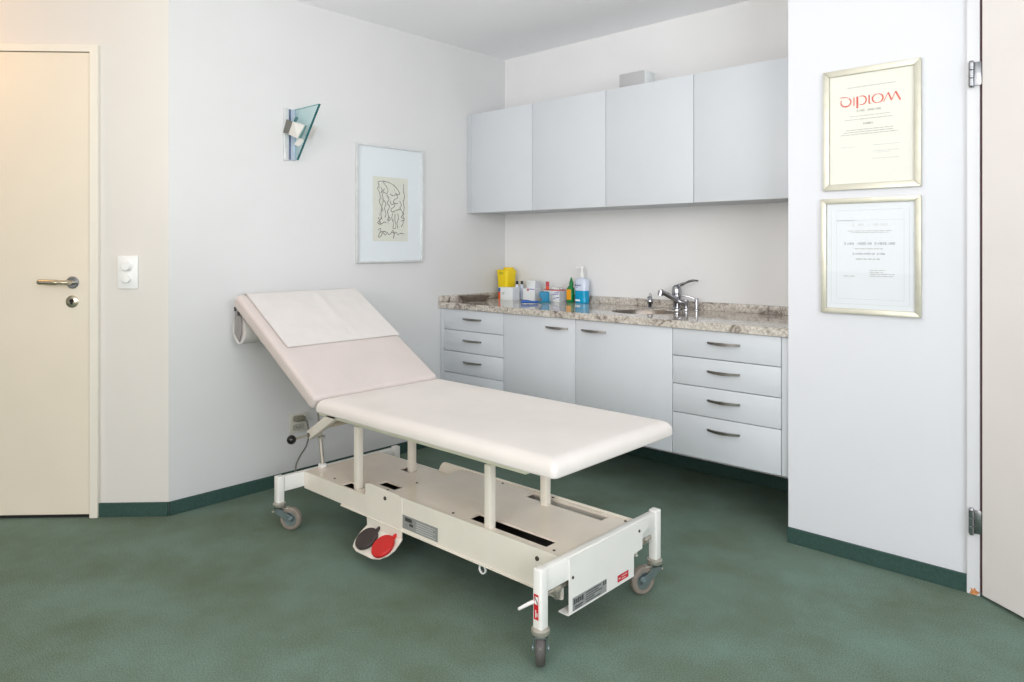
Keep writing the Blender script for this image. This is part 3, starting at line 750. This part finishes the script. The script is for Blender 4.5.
# support arm with ball handle, gas strut
for yy in (-1.80, -1.50):
    arm = MB().bar((.72, yy, .502), (.512, yy, .374), .028, .040, .003).build('support_arm', CREAM, t)
    if yy < -1.7:
        MB().lathe([(.010,0),(.010,.004),(.006,.006),(0,.006)], (.520,-1.8145,.378), (0,-1,0), 16).build('pivot_bolt', HANDLE, arm)
        MB().cyl((.516,-1.815,.376), (.514,-1.880,.372), .0055, seg=14).build('release_rod', SILVER, arm)
        mb = MB(); mb.lathe([(0,-.02)]+[(.02*math.sin(PI*k/12), -.02*math.cos(PI*k/12)) for k in range(1,12)]+[(0,.02)], (.5135,-1.894,.3715), (0,-1,0), 20)
        mb.build('ball_knob', BLACK, arm)
MB().cyl((.60,-1.785,.428), (.60,-1.515,.428), .013, seg=18).build('cross_tube', mat('tan tube', (206,196,178), .4, noise=.02), t)
g = MB().cyl((.527,-1.748,.226), (.502,-1.75,.40), .0095, seg=16).build('gas_strut', SILVER, t)
MB().cyl((.502,-1.75,.40), (.452,-1.752,.716), .0045, seg=12).build('strut_rod', HANDLE, g)
MB().box(.512,.540,-1.762,-1.735,.2225,.240,.003).build('strut_foot', WHITEP, g)
MB().box(.500,.530,-1.765,-1.735,.352,.362,.002).build('strut_clip', SILVER, g)
# foot pedals
def ped(a, b, d):       # a along x, b outward along the sloping plate, d above it
    n_ = Vector((0, -.05, -.0)) ; dirv = Vector((0, -.82, -.572)); nv = Vector((0, -.572, .82))
    return Vector((a, -1.8365, .112)) + dirv*b + nv*d
mb = MB()
mb.prism([(.982,.112),(1.198,.108),(1.198,.268),(1.17,.274),(1.0,.278),(.968,.270)], lambda a,b,d: Vector((a,d,b)), -1.8375, -1.8345)
pl = [(.982,.0),(1.198,.0),(1.202,.045),(1.190,.075),(1.165,.098),(1.13,.108),(1.03,.108),(1.0,.098),(.985,.075),(.978,.04)]
mb.prism(pl, ped, -.004, 0)
pb = mb.build('pedal_bracket', CREAM, t, smooth=False)
for cx, m, lab in ((1.046, PEDB, 'dark grey round foot pedal'), (1.148, PEDR, 'red round foot pedal')):
    mb = MB(); nv = Vector((0, -.572, .82))
    mb.lathe([(0,0),(.043,0),(.047,.004),(.047,.012),(.044,.016),(0,.017)], ped(cx, .054, .001), nv, 32)
    mb.prism([(cx+.006,.012),(cx+.022,.012),(cx+.020,-.012),(cx+.012,-.016)], ped, .002, .012, bev=.002)
    o = mb.build('pedal', m, pb); o['label'] = lab
# casters
def caster(x, y, dx, dy, trail=.042, tyre=TYRE, r=.048):
    n_ = math.hypot(dx, dy); dx, dy = dx/n_, dy/n_; wx, wy = x+dx*trail, y+dy*trail; ax = Vector((-dy, dx, 0)); fw = Vector((dx, dy, 0))
    mb = MB(); mb.lathe([(0,0),(.016,0),(.0245,.003),(.0275,.010),(.0265,.018),(.020,.022),(0,.022)], (x, y, .092), seg=24)
    c = mb.build('caster', SILVER, t)
    mb = MB()
    for s_ in (-1, 1):
        def fk(a, b, d, s_=s_): return Vector((x, y, 0)) + fw*a + ax*(s_*d) + Vector((0, 0, b))
        mb.prism([(-.018,.0915),(.020,.0915),(trail+.016,.056),(trail+.010,.040),(trail-.010,.040),(-.010,.074)], fk, .0175, .0205)
        mb.lathe([(.007,0),(.007,.004),(0,.005)], fk(trail, .048, .0205), ax*s_, 14)
    mb.prism([(-.018,.0885),(.022,.0885),(.022,.0915),(-.018,.0915)], lambda a,b,d: Vector((x,y,b))+fw*a+ax*d, -.0205, .0205)
    mb.build('fork', FORK, c)
    mb = MB(); mb.lathe([(.030,-.0135),(r-.006,-.0135),(r-.001,-.009),(r,-.004),(r,.004),(r-.001,.009),(r-.006,.0135),(.030,.0135),(.030,-.0135)], (wx, wy, r+.0005), ax, 36)
    w = mb.build('wheel', tyre, c)
    mb = MB(); mb.lathe([(0,-.0125),(.012,-.0125),(.014,-.009),(.030,-.011),(.030,.011),(.014,.009),(.012,.0125),(0,.0125)], (wx, wy, r+.0005), ax, 28)
    h_ = mb.build('hub', FORK, c)
    mb = MB(); mb.prism([(.018,.0925),(.045,.094),(.056,.082),(.053,.079),(.043,.089),(.018,.0885)], lambda a,b,d: Vector((x,y,b))+fw*a+ax*d, -.012, .012, bev=.001)
    mb.build('brake_tab', SILVER, c)
    mb = MB(); mb.cyl(Vector((x,y,.072))-fw*.014, Vector((x,y,.068))-fw*.034, .0038, seg=10); mb.build('lock_pin', SILVER, c)
caster(.503, -1.945, .862, .507, .055)
caster(.503, -1.322, .862, .507, .055)
caster(1.977, -1.955, -.62, .78, .010, TYRED)
caster(1.975, -1.335, -.35, -.94, .055)
# brake shaft and lever at the foot end
mb = MB(); mb.cyl((1.964,-1.937,.190), (1.964,-1.352,.190), .008, seg=16); mb.cyl((1.964,-1.885,.190),(1.964,-1.862,.190),.016, seg=20); mb.cyl((1.964,-1.40,.190),(1.964,-1.378,.190),.014, seg=20)
mb.box(1.957,1.972,-1.872,-1.856,.158,.19,.002)
mb.build('brake_shaft', SILVER, t)
MB().tube([(1.964,-1.9725,.188),(1.962,-1.99,.188),(1.958,-2.028,.186)], [.0055,.0055,.004], 10).build('brake_lever', CREAM2, t)
# roll holder brackets
mb = MB()
RC = Vector((.114, 0, .818)); RY0, RY1 = -1.932, -1.352
for yy in (RY0-.0085, RY1+.0035):
    mb.prism([(.085,.80),(.130,.765),(.150,.80),(.150,.868),(.140,.905),(.098,.925),(.088,.90)], lambda a,b,d: Vector((a,d,b)), yy, yy+.005)
mb.cyl((RC.x,RY0-.003,RC.z),(RC.x,RY1+.003,RC.z),.008)
mb.build('roll_holder', GREYPL, t, smooth=False)['label'] = 'grey roll holder brackets'
mb = MB(); mb.box(.086,.104,RY0-.011,RY0-.009,.905,.925); mb.box(.118,.138,RY0-.011,RY0-.009,.885,.905); mb.build('bracket_clamp', BLACK, t, smooth=False)

# paper roll + sheet: one continuous thing
t = thing('couch_paper_roll', 'white paper roll under the backrest head with sheet pulled over it', 'paper roll', (.114, -1.64, .752))
mb = MB(); mb.lathe([(.022,0),(.065,0),(.065,RY1-RY0),(.022,RY1-RY0),(.022,0)], (RC.x,RY0,RC.z), (0,1,0), 48); mb.build('roll', PAPER, t)
mb = MB(); mb.lathe([(.019,-.001),(.0218,-.001),(.0218,RY1-RY0+.001),(.019,RY1-RY0+.001),(.019,-.001)], (RC.x,RY0,RC.z), (0,1,0), 32); mb.build('core', GREYPL, t)
# sheet
prof = []
n1 = 26
for k in range(n1+1):
    s_ = .323-.02 + (BL-.020-.303)*k/n1; prof.append(bk(s_, 0, .0622))
for k in range(1, 7):
    a = PI/2*k/6; prof.append(bk(BL-.020+.024*math.sin(a), 0, .0382+.024*math.cos(a)))
prof += [bk(BL+.0055, 0, .02), bk(BL+.0055, 0, .004), bk(BL-.002, 0, -.012)]
end = prof[-1]
for k in range(1, 5):
    q = end.lerp(Vector((RC.x-.05, 0, RC.z+.047)), k/4); prof.append(q)
Y0s, Y1s = -1.922, -1.318
tb = bmesh.new(); rows = []
ny = 40
for i, p in enumerate(prof):
    row = []
    for j in range(ny+1):
        yy = Y0s+(Y1s-Y0s)*j/ny
        fe = min(1, i/5); wv = fe*(.0010*math.sin(yy*19+i*.10)+.0008*math.sin(yy*43+1.3+i*.22)+.0006*math.sin(i*.45+yy*7)) if i < n1 else .0006*math.sin(yy*30)
        crease = fe*(.0022*math.exp(-((yy+1.60-.0018*i)/.016)**2) + .0020*math.exp(-((yy+1.54+.001*i)/.014)**2)) if i < n1 else 0
        edge = min(1, min(j, ny-j)/3)
        q = p + nn*((max(0, wv)+crease)*edge+.0003); row.append(tb.verts.new((q.x, yy, q.z)))
    rows.append(row)
for a, b in zip(rows, rows[1:]):
    for j in range(ny): tb.faces.new((a[j], a[j+1], b[j+1], b[j]))
mb = MB(); mb.add(tb); sh = mb.build('sheet', PAPER, t, angle=60)
sh['label'] = 'white sheet over the upper backrest'

# ------------------------------------------------------------------ on the walls
# framed drawing
y0, y1, z0, z1 = -1.210, -.736, 1.117, 1.783
t = thing('framed_picture', 'thin silver framed line drawing on the wall behind the couch', 'picture', (.012, (y0+y1)/2, z0))
def xw(d): return lambda a, b, dd=0: Vector((d, a, b))
def frame_mb(a0, a1, b0, b1, w, fn, d0, d1, bev=.0015):
    mb = MB()
    mb.prism([(a0,b0),(a1,b0),(a1-w,b0+w),(a0+w,b0+w)], fn, d0, d1, bev); mb.prism([(a0,b1),(a1,b1),(a1-w,b1-w),(a0+w,b1-w)], fn, d0, d1, bev)
    mb.prism([(a0,b0),(a0,b1),(a0+w,b1-w),(a0+w,b0+w)], fn, d0, d1, bev); mb.prism([(a1,b0),(a1,b1),(a1-w,b1-w),(a1-w,b0+w)], fn, d0, d1, bev)
    return mb
fy = lambda a, b, d: Vector((d, a, b))
frame_mb(y0, y1, z0, z1, .012, fy, .001, .022).build('frame', ALU, t)
MB().box(.002, .008, y0+.004, y1-.004, z0+.004, z1-.004).build('mount', MOUNT, t, smooth=False)
sy0, sy1, sz0, sz1 = -1.096, -.846, 1.239, 1.606
sh = MB().box(.0082, .0092, sy0, sy1, sz0, sz1).build('drawing_sheet', SHEET, t, smooth=False)
def S(px, py): return (sy0+(px-95)/250*(sy1-sy0), sz1-(py-125)/480*(sz1-sz0))
strokes = [
 [(130,165),(160,158),(205,165),(245,185),(275,220),(285,245),(270,252),(250,240)],
 [(130,170),(138,195),(126,215),(140,240),(146,280),(142,320),(155,350),(150,400),(156,430),(140,455),(150,470)],
 [(165,165),(185,190),(200,225),(190,250),(172,240),(160,262),(168,300),(158,345),(166,380)],
 [(190,260),(208,285),(196,320),(212,345),(198,380),(204,420),(196,450)],
 [(215,250),(235,262),(262,255),(270,275),(248,290),(240,312),(262,322),(270,312)],
 [(214,300),(228,330),(250,318),(244,345),(222,365),(232,385),(256,372),(285,362),(290,350)],
 [(235,395),(228,430),(240,470),(236,505),(250,510)],[(252,398),(250,440),(258,480),(252,512)],[(270,395),(276,430),(266,470),(272,505)],
 [(315,170),(312,220),(320,260),(312,310),(318,350),(308,400),(318,440),(304,480),(296,495)],
 [(300,380),(316,395),(298,420),(318,440),(296,452)],
 [(130,430),(140,450),(128,470),(150,478),(176,462),(190,470)],
 [(150,205),(160,225),(150,245),(166,232),(176,212)],[(205,420),(216,440),(200,455)],[(285,300),(298,330),(286,350),(300,372)],
 [(175,300),(185,330),(176,360),(186,400),(178,430)],
 [(130,520),(150,512),(142,545),(134,575),(150,570),(166,540),(180,560),(196,540),(206,556),(222,545),(236,522),(244,560),(238,585),(246,550),(262,540),(272,556),(290,545),(316,548)],
 [(146,540),(170,532),(190,538)],[(225,540),(250,536)]]
mb = MB()
for st in strokes:
    pts = catmull([Vector((*S(a, b), 0)) for a, b in st], 5)
    mb.ribbon([(p.x, p.y) for p in pts], [.0028+.0024*random.random() for _ in pts], lambda a, b: Vector((.0095, a, b)))
for k in range(26):
    a, b = random.choice(((135,150),(200,205),(240,265),(305,318)))+(0,) if False else (random.choice((142,155,200,245,312)), random.uniform(200, 480))
    pts = [S(a+random.uniform(-6,6), b+10*i) for i in range(3)]
    mb.ribbon(pts, .0016, lambda a, b: Vector((.0096, a, b)))
mb.build('ink_drawing', INK, sh, smooth=False)
MB().box(.0125, .0140, y0+.010, y1-.010, z0+.010, z1-.010).build('glass_pane', GLASS, t, smooth=False)

# wall lamp
t = thing('wall_lamp', 'wall lamp of triangular teal glass and bent metal plates', 'lamp', (.0, -1.615, 1.645))
LY0 = -1.645
MB().box(.001, .018, LY0, LY0+.024, 1.645, 1.908, .002).build('back_plate', ALU, t)
MB().box(.001, .016, LY0+.0255, LY0+.066, 1.648, 1.906, .001).build('mirror_strip', BLUEMIR, t)
MB().box(.0165, .019, LY0+.027, LY0+.034, 1.650, 1.904).build('dark_groove', mat('dark blue groove', (60,72,110), .3, noise=.05), t)
dirp = Vector((.992, .124, 0)).normalized(); pn = Vector((-dirp.y, dirp.x, 0)); G0 = Vector((.020, -1.584, 0))
def gp(a, b, d): return G0 + dirp*a + pn*d + Vector((0, 0, b))
MB().prism([(0,1.655),(.012,1.648),(.183,1.912),(.0,1.904)], gp, -.004, .004).build('glass_pane', TEALG, t, smooth=False)
MB().prism([(.0125,1.648),(.019,1.648),(.1905,1.914),(.1835,1.913)], gp, -.0045, .0045).build('glass_edge', TEALE, t, smooth=False)['label'] = 'dark teal bevelled edge of the glass'
MB().prism([(.0,1.9045),(.183,1.9125),(.183,1.915),(0,1.907)], gp, -.0045, .0045).build('glass_edge', mat('pale teal glass edge', (120,178,178), .15, noise=.05), t, smooth=False)['label'] = 'pale top edge of the glass'
def parallelo(pts, th, m, name):
    mb = MB(); P = [Vector(p) for p in pts]; n_ = (P[1]-P[0]).cross(P[3]-P[0]).normalized()*th
    tb = bmesh.new(); a = [tb.verts.new(p) for p in P]; b = [tb.verts.new(p+n_) for p in P]
    tb.faces.new(a[::-1]); tb.faces.new(b)
    for k in range(4): tb.faces.new((a[k], a[(k+1)%4], b[(k+1)%4], b[k]))
    mb.add(tb); return mb.build(name, m, t, smooth=False)
parallelo([(.020,-1.652,1.781),(.071,-1.652,1.769),(.106,-1.652,1.826),(.052,-1.652,1.845)], .0025, LAMPD, 'metal_clip')['label'] = 'side of the metal clip painted darker as shade'
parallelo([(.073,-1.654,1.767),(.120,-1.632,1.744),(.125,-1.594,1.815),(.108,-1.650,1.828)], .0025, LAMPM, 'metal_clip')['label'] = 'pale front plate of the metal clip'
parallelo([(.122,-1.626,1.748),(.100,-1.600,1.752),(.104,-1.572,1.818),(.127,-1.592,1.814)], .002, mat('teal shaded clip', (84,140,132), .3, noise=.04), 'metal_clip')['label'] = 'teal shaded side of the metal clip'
parallelo([(.100,-1.570,1.754),(.085,-1.536,1.756),(.085,-1.495,1.826),(.100,-1.548,1.818)], .0025, LAMPM, 'metal_clip')['label'] = 'pale plate behind the glass'
MB().cyl((.05, -1.61, 1.83), (.06,-1.60,1.862), .007, seg=16, bev=.002).build('bulb_holder', TEALE, t)
parallelo([(.100,-1.640,1.715),(.104,-1.616,1.707),(.108,-1.590,1.742),(.104,-1.618,1.750)], .002, LAMPM, 'clip_tab')

# certificates
def certificate(x0, x1, z0, z1, label, paper, w, px0, px1, pz0, pz1):
    t = thing('framed_certificate', label, 'certificate', ((x0+x1)/2, YD-.012, z0), 0, 'framed certificates on the white pillar')
    fx = lambda a, b, d: Vector((a, YD-d, b))
    frame_mb(x0, x1, z0, z1, w, fx, .001, .020, .002).build('frame', GOLDF, t)
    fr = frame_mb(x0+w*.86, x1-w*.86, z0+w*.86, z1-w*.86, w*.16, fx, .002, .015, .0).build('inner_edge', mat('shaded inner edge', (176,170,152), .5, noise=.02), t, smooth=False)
    sh = MB().box(x0+.006, x1-.006, YD-.010, YD-.004, z0+.006, z1-.006).build('certificate_sheet', paper, t, smooth=False)
    MB().box(x0+.006, x1-.006, YD-.0140, YD-.0128, z0+.006, z1-.006).build('glass_pane', GLASS, t, smooth=False)
    return t, sh
t, sh = certificate(2.300, 2.643, 1.424, 1.889, 'framed ivory certificate headed DIPLOM in red, the upper one', CERT1, .023, 2.317, 2.617, 1.449, 1.867)
ip = lambda a, b: Vector((a+.004, YD-.0105, b))
def arc(cx, cz, rx, rz, a0, a1, n=18): return [(cx+rx*math.cos(math.radians(a0+(a1-a0)*k/n)), cz+rz*math.sin(math.radians(a0+(a1-a0)*k/n))) for k in range(n+1)]
mb = MB(); zb, zt = 1.7465, 1.7795; zm = (zb+zt)/2; hh = (zt-zb)/2
def tz(x): return 0.0
# D with its long top flourish
mb.ribbon([(2.3555,zt+.0015),(2.366,zt+.0025),(2.378,zt+.002),(2.388,zt-.001)], [.0015,.003,.003,.0025], ip)
mb.ribbon(arc(2.379, zm-.001, .0185, hh, 55, -215), [.0046 if k < 9 else .003+.0022*abs(math.sin(k/18*PI)) for k in range(19)], ip)
# I
mb.ribbon([(2.4085,zt-.002),(2.4085,zb-.001)], .0042, ip)
# P
mb.ribbon([(2.4205,zt),(2.4205,zb-.012)], .0068, ip)
mb.ribbon(arc(2.437, zm, .0155, hh, 125, -125), [.002+.003*math.sin(k/18*PI) for k in range(19)], ip)
# L
mb.ribbon([(2.4625,zt),(2.4625,zb+.001)], .0052, ip); mb.ribbon([(2.462,zb+.001),(2.4715,zb+.001)], .0022, ip)
# O
mb.ribbon(arc(2.4925, zm, .0185, hh, 90, 450, 28), [.002+.0034*abs(math.cos(math.radians(90+360*k/28))) for k in range(29)], ip)
# M
mb.ribbon([(2.5125,zb),(2.5285,zt)], .0028, ip); mb.ribbon([(2.5285,zt),(2.540,zb+.003)], .0052, ip)
mb.ribbon([(2.540,zb+.003),(2.5535,zt+.001)], .0028, ip); mb.ribbon([(2.5535,zt+.001),(2.570,zb)], .0056, ip)
mb.build('red_title', INKR, sh, smooth=False)['label'] = 'red word DIPLOM'
def textline(mb, x0, x1, z, h, fn):
    x = x0
    while x < x1-.003:
        w = min(random.uniform(.008, .024), x1-x); mb.ribbon([(x, z), (x+w, z)], h, fn); x += w+.004
def spaced(mb, x0, x1, z, h, n, fn, gap=()):
    st = (x1-x0)/n
    for k in range(n):
        if k in gap: continue
        a = x0+k*st; c = k % 4
        if c == 0: mb.ribbon([(a,z+h/2),(a,z-h/2)], .0014, fn); mb.ribbon([(a,z+h/2),(a+st*.55,z+h/2)], .001, fn); mb.ribbon([(a,z),(a+st*.45,z)], .001, fn); mb.ribbon([(a,z-h/2),(a+st*.55,z-h/2)], .001, fn)
        elif c == 1: mb.ribbon([(a,z-h/2),(a+st*.3,z+h/2),(a+st*.6,z-h/2)], .0012, fn)
        elif c == 2: mb.ribbon([(a,z-h/2),(a,z+h/2)], .0014, fn); mb.ribbon([(a,z+h/2),(a+st*.55,z-h/2)], .001, fn); mb.ribbon([(a+st*.55,z-h/2),(a+st*.55,z+h/2)], .0014, fn)
        else: mb.ribbon(arc(a+st*.3, z, st*.28, h/2, 0, 360, 10), .0012, fn)
mb = MB()
textline(mb, 2.385, 2.555, 1.8155, .0022, ip)
textline(mb, 2.395, 2.54, 1.7045, .0018, ip); textline(mb, 2.375, 2.545, 1.692, .002, ip)
textline(mb, 2.38, 2.545, 1.652, .0022, ip); textline(mb, 2.37, 2.55, 1.6435, .0022, ip); textline(mb, 2.36, 2.56, 1.635, .0022, ip)
mb.build('printed_text', INKG, sh, smooth=False)
mb = MB(); spaced(mb, 2.42, 2.505, 1.7245, .007, 12, ip, (4,)); spaced(mb, 2.443, 2.478, 1.674, .007, 6, ip); mb.build('printed_heading', mat('mid grey ink', (120,116,110), .9, noise=.04), sh, smooth=False)
mb = MB()
textline(mb, 2.36, 2.415, 1.588, .002, ip)
for z, a, b in ((1.589,2.478,2.572),(1.566,2.475,2.565),(1.560,2.49,2.53),(1.538,2.475,2.565)): textline(mb, a, b, z, .002, ip)
mb.build('signature_lines', INKGL, sh, smooth=False)
t, sh = certificate(2.292, 2.643, .947, 1.3915, 'framed white certificate with faint grey text, the lower one', CERT2, .020, 2.304, 2.623, .964, 1.372)
mb = MB(); spaced(mb, 2.405, 2.53, 1.288, .010, 12, ip, (1,4,6)); textline(mb, 2.345, 2.58, 1.345, .0014, ip); textline(mb, 2.345, 2.41, 1.306, .004, ip); textline(mb, 2.345, 2.58, 1.306, .0012, ip)
mb.build('faint_heading', INKGL, sh, smooth=False)
mb = MB(); textline(mb, 2.385, 2.54, 1.265, .0018, ip); textline(mb, 2.40, 2.53, 1.259, .0016, ip); textline(mb, 2.41, 2.51, 1.197, .0022, ip); textline(mb, 2.415, 2.50, 1.158, .0032, ip)
textline(mb, 2.37, 2.415, 1.092, .0022, ip)
for k, b in enumerate((2.52, 2.51, 2.55, 2.548)): textline(mb, 2.465, b, 1.116-.0075*k, .002, ip)
mb.build('printed_text', INKG, sh, smooth=False)
mb = MB(); spaced(mb, 2.375, 2.555, 1.217, .009, 20, ip, (4, 11)); spaced(mb, 2.405, 2.52, 1.178, .006, 16, ip, (11,)); mb.build('printed_name_line', mat('dark grey ink', (112,112,116), .9, noise=.04), sh, smooth=False)
mb = MB()
for a0, a1 in ((2.325, 2.60), (2.345, 2.582)):
    k = a0-2.304
    mb.ribbon([(a0, .964+k),(a0, 1.372-k)], .0008, ip); mb.ribbon([(a1, .964+k),(a1, 1.372-k)], .0008, ip); mb.ribbon([(a0, .964+k),(a1, .964+k)], .0008, ip)
mb.build('border_lines', INKGL, sh, smooth=False)

# dimmer switch
t = thing('dimmer_switch', 'white double switch plate with two knobs beside the cream door', 'switch', A(.1807, 1.018, .006))
mb = MB(); mb.prism([(.132,1.018),(.2215,1.018),(.2215,1.166),(.132,1.166)], A, .0008, .009, bev=.002); pl = mb.build('switch_plate', WHITEP, t)
mb = MB(); mb.lathe([(0,0),(.025,0),(.024,.004),(.020,.006),(.019,.022),(.017,.025),(0,.025)], A(.176,1.119,.0092), (S2,-S2,0), 28); mb.build('dimmer_knob', WHITEP, t)
mb = MB(); mb.lathe([(0,0),(.016,0),(.015,.018),(.013,.020),(0,.020)], A(.176,1.060,.0092), (S2,-S2,0), 24)
mb.prism([(.194,1.057),(.200,1.057),(.200,1.063),(.194,1.063)], A, .0092, .012); mb.prism([(.152,1.057),(.157,1.057),(.157,1.063),(.152,1.063)], A, .0092, .012)
mb.build('dimmer_knob', WHITEP, t)
# socket + cord
t = thing('wall_socket', 'pale double wall socket low on the wall behind the couch', 'socket', (0, -1.562, .254))
MB().box(.0008, .010, -1.611, -1.513, .253, .349, .002).build('socket_plate', OUTLET, t)
mb = MB()
for zz in (.325, .280):
    mb.prism(rrect(-1.595,-1.529,zz-.016,zz+.016,.012,4), lambda a,b,d: Vector((d,a,b)), .0101, .0107)
mb.build('socket_recess', mat('recess plastic', (176,172,160), .5, noise=.02), t, smooth=False)
mb = MB()
for dy in (-.012, 0, .012): mb.cyl((.0108,-1.562+dy,.280-(.004 if dy==0 else 0)), (.0118,-1.562+dy,.280-(.004 if dy==0 else 0)), .0028, seg=10)
mb.build('pin_holes', DARK, t, smooth=False)
t = thing('power_cord', 'thin grey power cord hanging from the wall socket', 'cord', (.02, -1.56, .31))
mb = MB(); mb.box(.0115, .040, -1.588, -1.536, .312, .337, .006, 3); mb.build('plug', mat('grey plug', (128,124,110), .5, noise=.04), t)
pts = catmull([(.038,-1.548,.323),(.06,-1.545,.318),(.085,-1.552,.292),(.115,-1.566,.258),(.18,-1.62,.226),(.26,-1.70,.212),(.34,-1.77,.196),(.40,-1.80,.17),(.47,-1.79,.13),(.55,-1.75,.11),(.62,-1.72,.149)], 6)
mb = MB(); mb.tube(pts, .0042, 10); mb.build('cable', CABLE, t)

# ------------------------------------------------------------------ light
W = bpy.data.worlds.new('world'); SC.world = W; W.use_nodes = True
bg = W.node_tree.nodes['Background']; bg.inputs['Color'].default_value = (.97, .98, 1.0, 1); bg.inputs['Strength'].default_value = .05
def area(name, loc, target, sx, sy, power, col):
    l = bpy.data.lights.new(name, 'AREA'); l.shape = 'RECTANGLE'; l.size = sx; l.size_y = sy; l.energy = power; l.color = col
    o = bpy.data.objects.new(name, l); COL.objects.link(o); o.location = loc
    o.rotation_euler = (Vector(target)-Vector(loc)).to_track_quat('-Z', 'Y').to_euler()
    return o
area('window_light', (2.6, -6.1, 1.6), (1.6, -.6, 1.2), 3.0, 1.5, 94, (1.0, .95, .91))
area('side_window_light', (5.1, -3.0, 1.6), (0, -1.6, 1.2), 3.0, 1.5, 104, (.90, .945, 1.0))
area('added_ceiling_fill', (1.9, -2.5, 1.85), (1.5, -1.7, 2.47), 1.9, 1.9, 16.5, (1.0, .985, .97))  # unseen uplight added to brighten the ceiling
pl = bpy.data.lights.new('hall_lamp', 'POINT'); pl.energy = 6.5; pl.color = (1.0, .50, .15); pl.shadow_soft_size = .15
o = bpy.data.objects.new('hall_lamp', pl); COL.objects.link(o); o.location = A(1.25, 2.15, .45)

# ------------------------------------------------------------------ camera
cam = bpy.data.cameras.new('camera'); co = bpy.data.objects.new('camera', cam); COL.objects.link(co)
cam.sensor_fit = 'HORIZONTAL'; cam.sensor_width = 36.0; cam.lens = 713.0/1024*36.0
cam.shift_x = 0.0; cam.shift_y = -(341.0-248.0)/1024.0
co.location = (3.3023, -3.5129, 1.2); co.rotation_euler = (PI/2, 0, .7449)
cam.clip_start = .05
SC.camera = co
SC.view_settings.view_transform = 'Standard'; SC.view_settings.look = 'None'; SC.view_settings.exposure = 0.08
SC.cycles.use_denoising = True
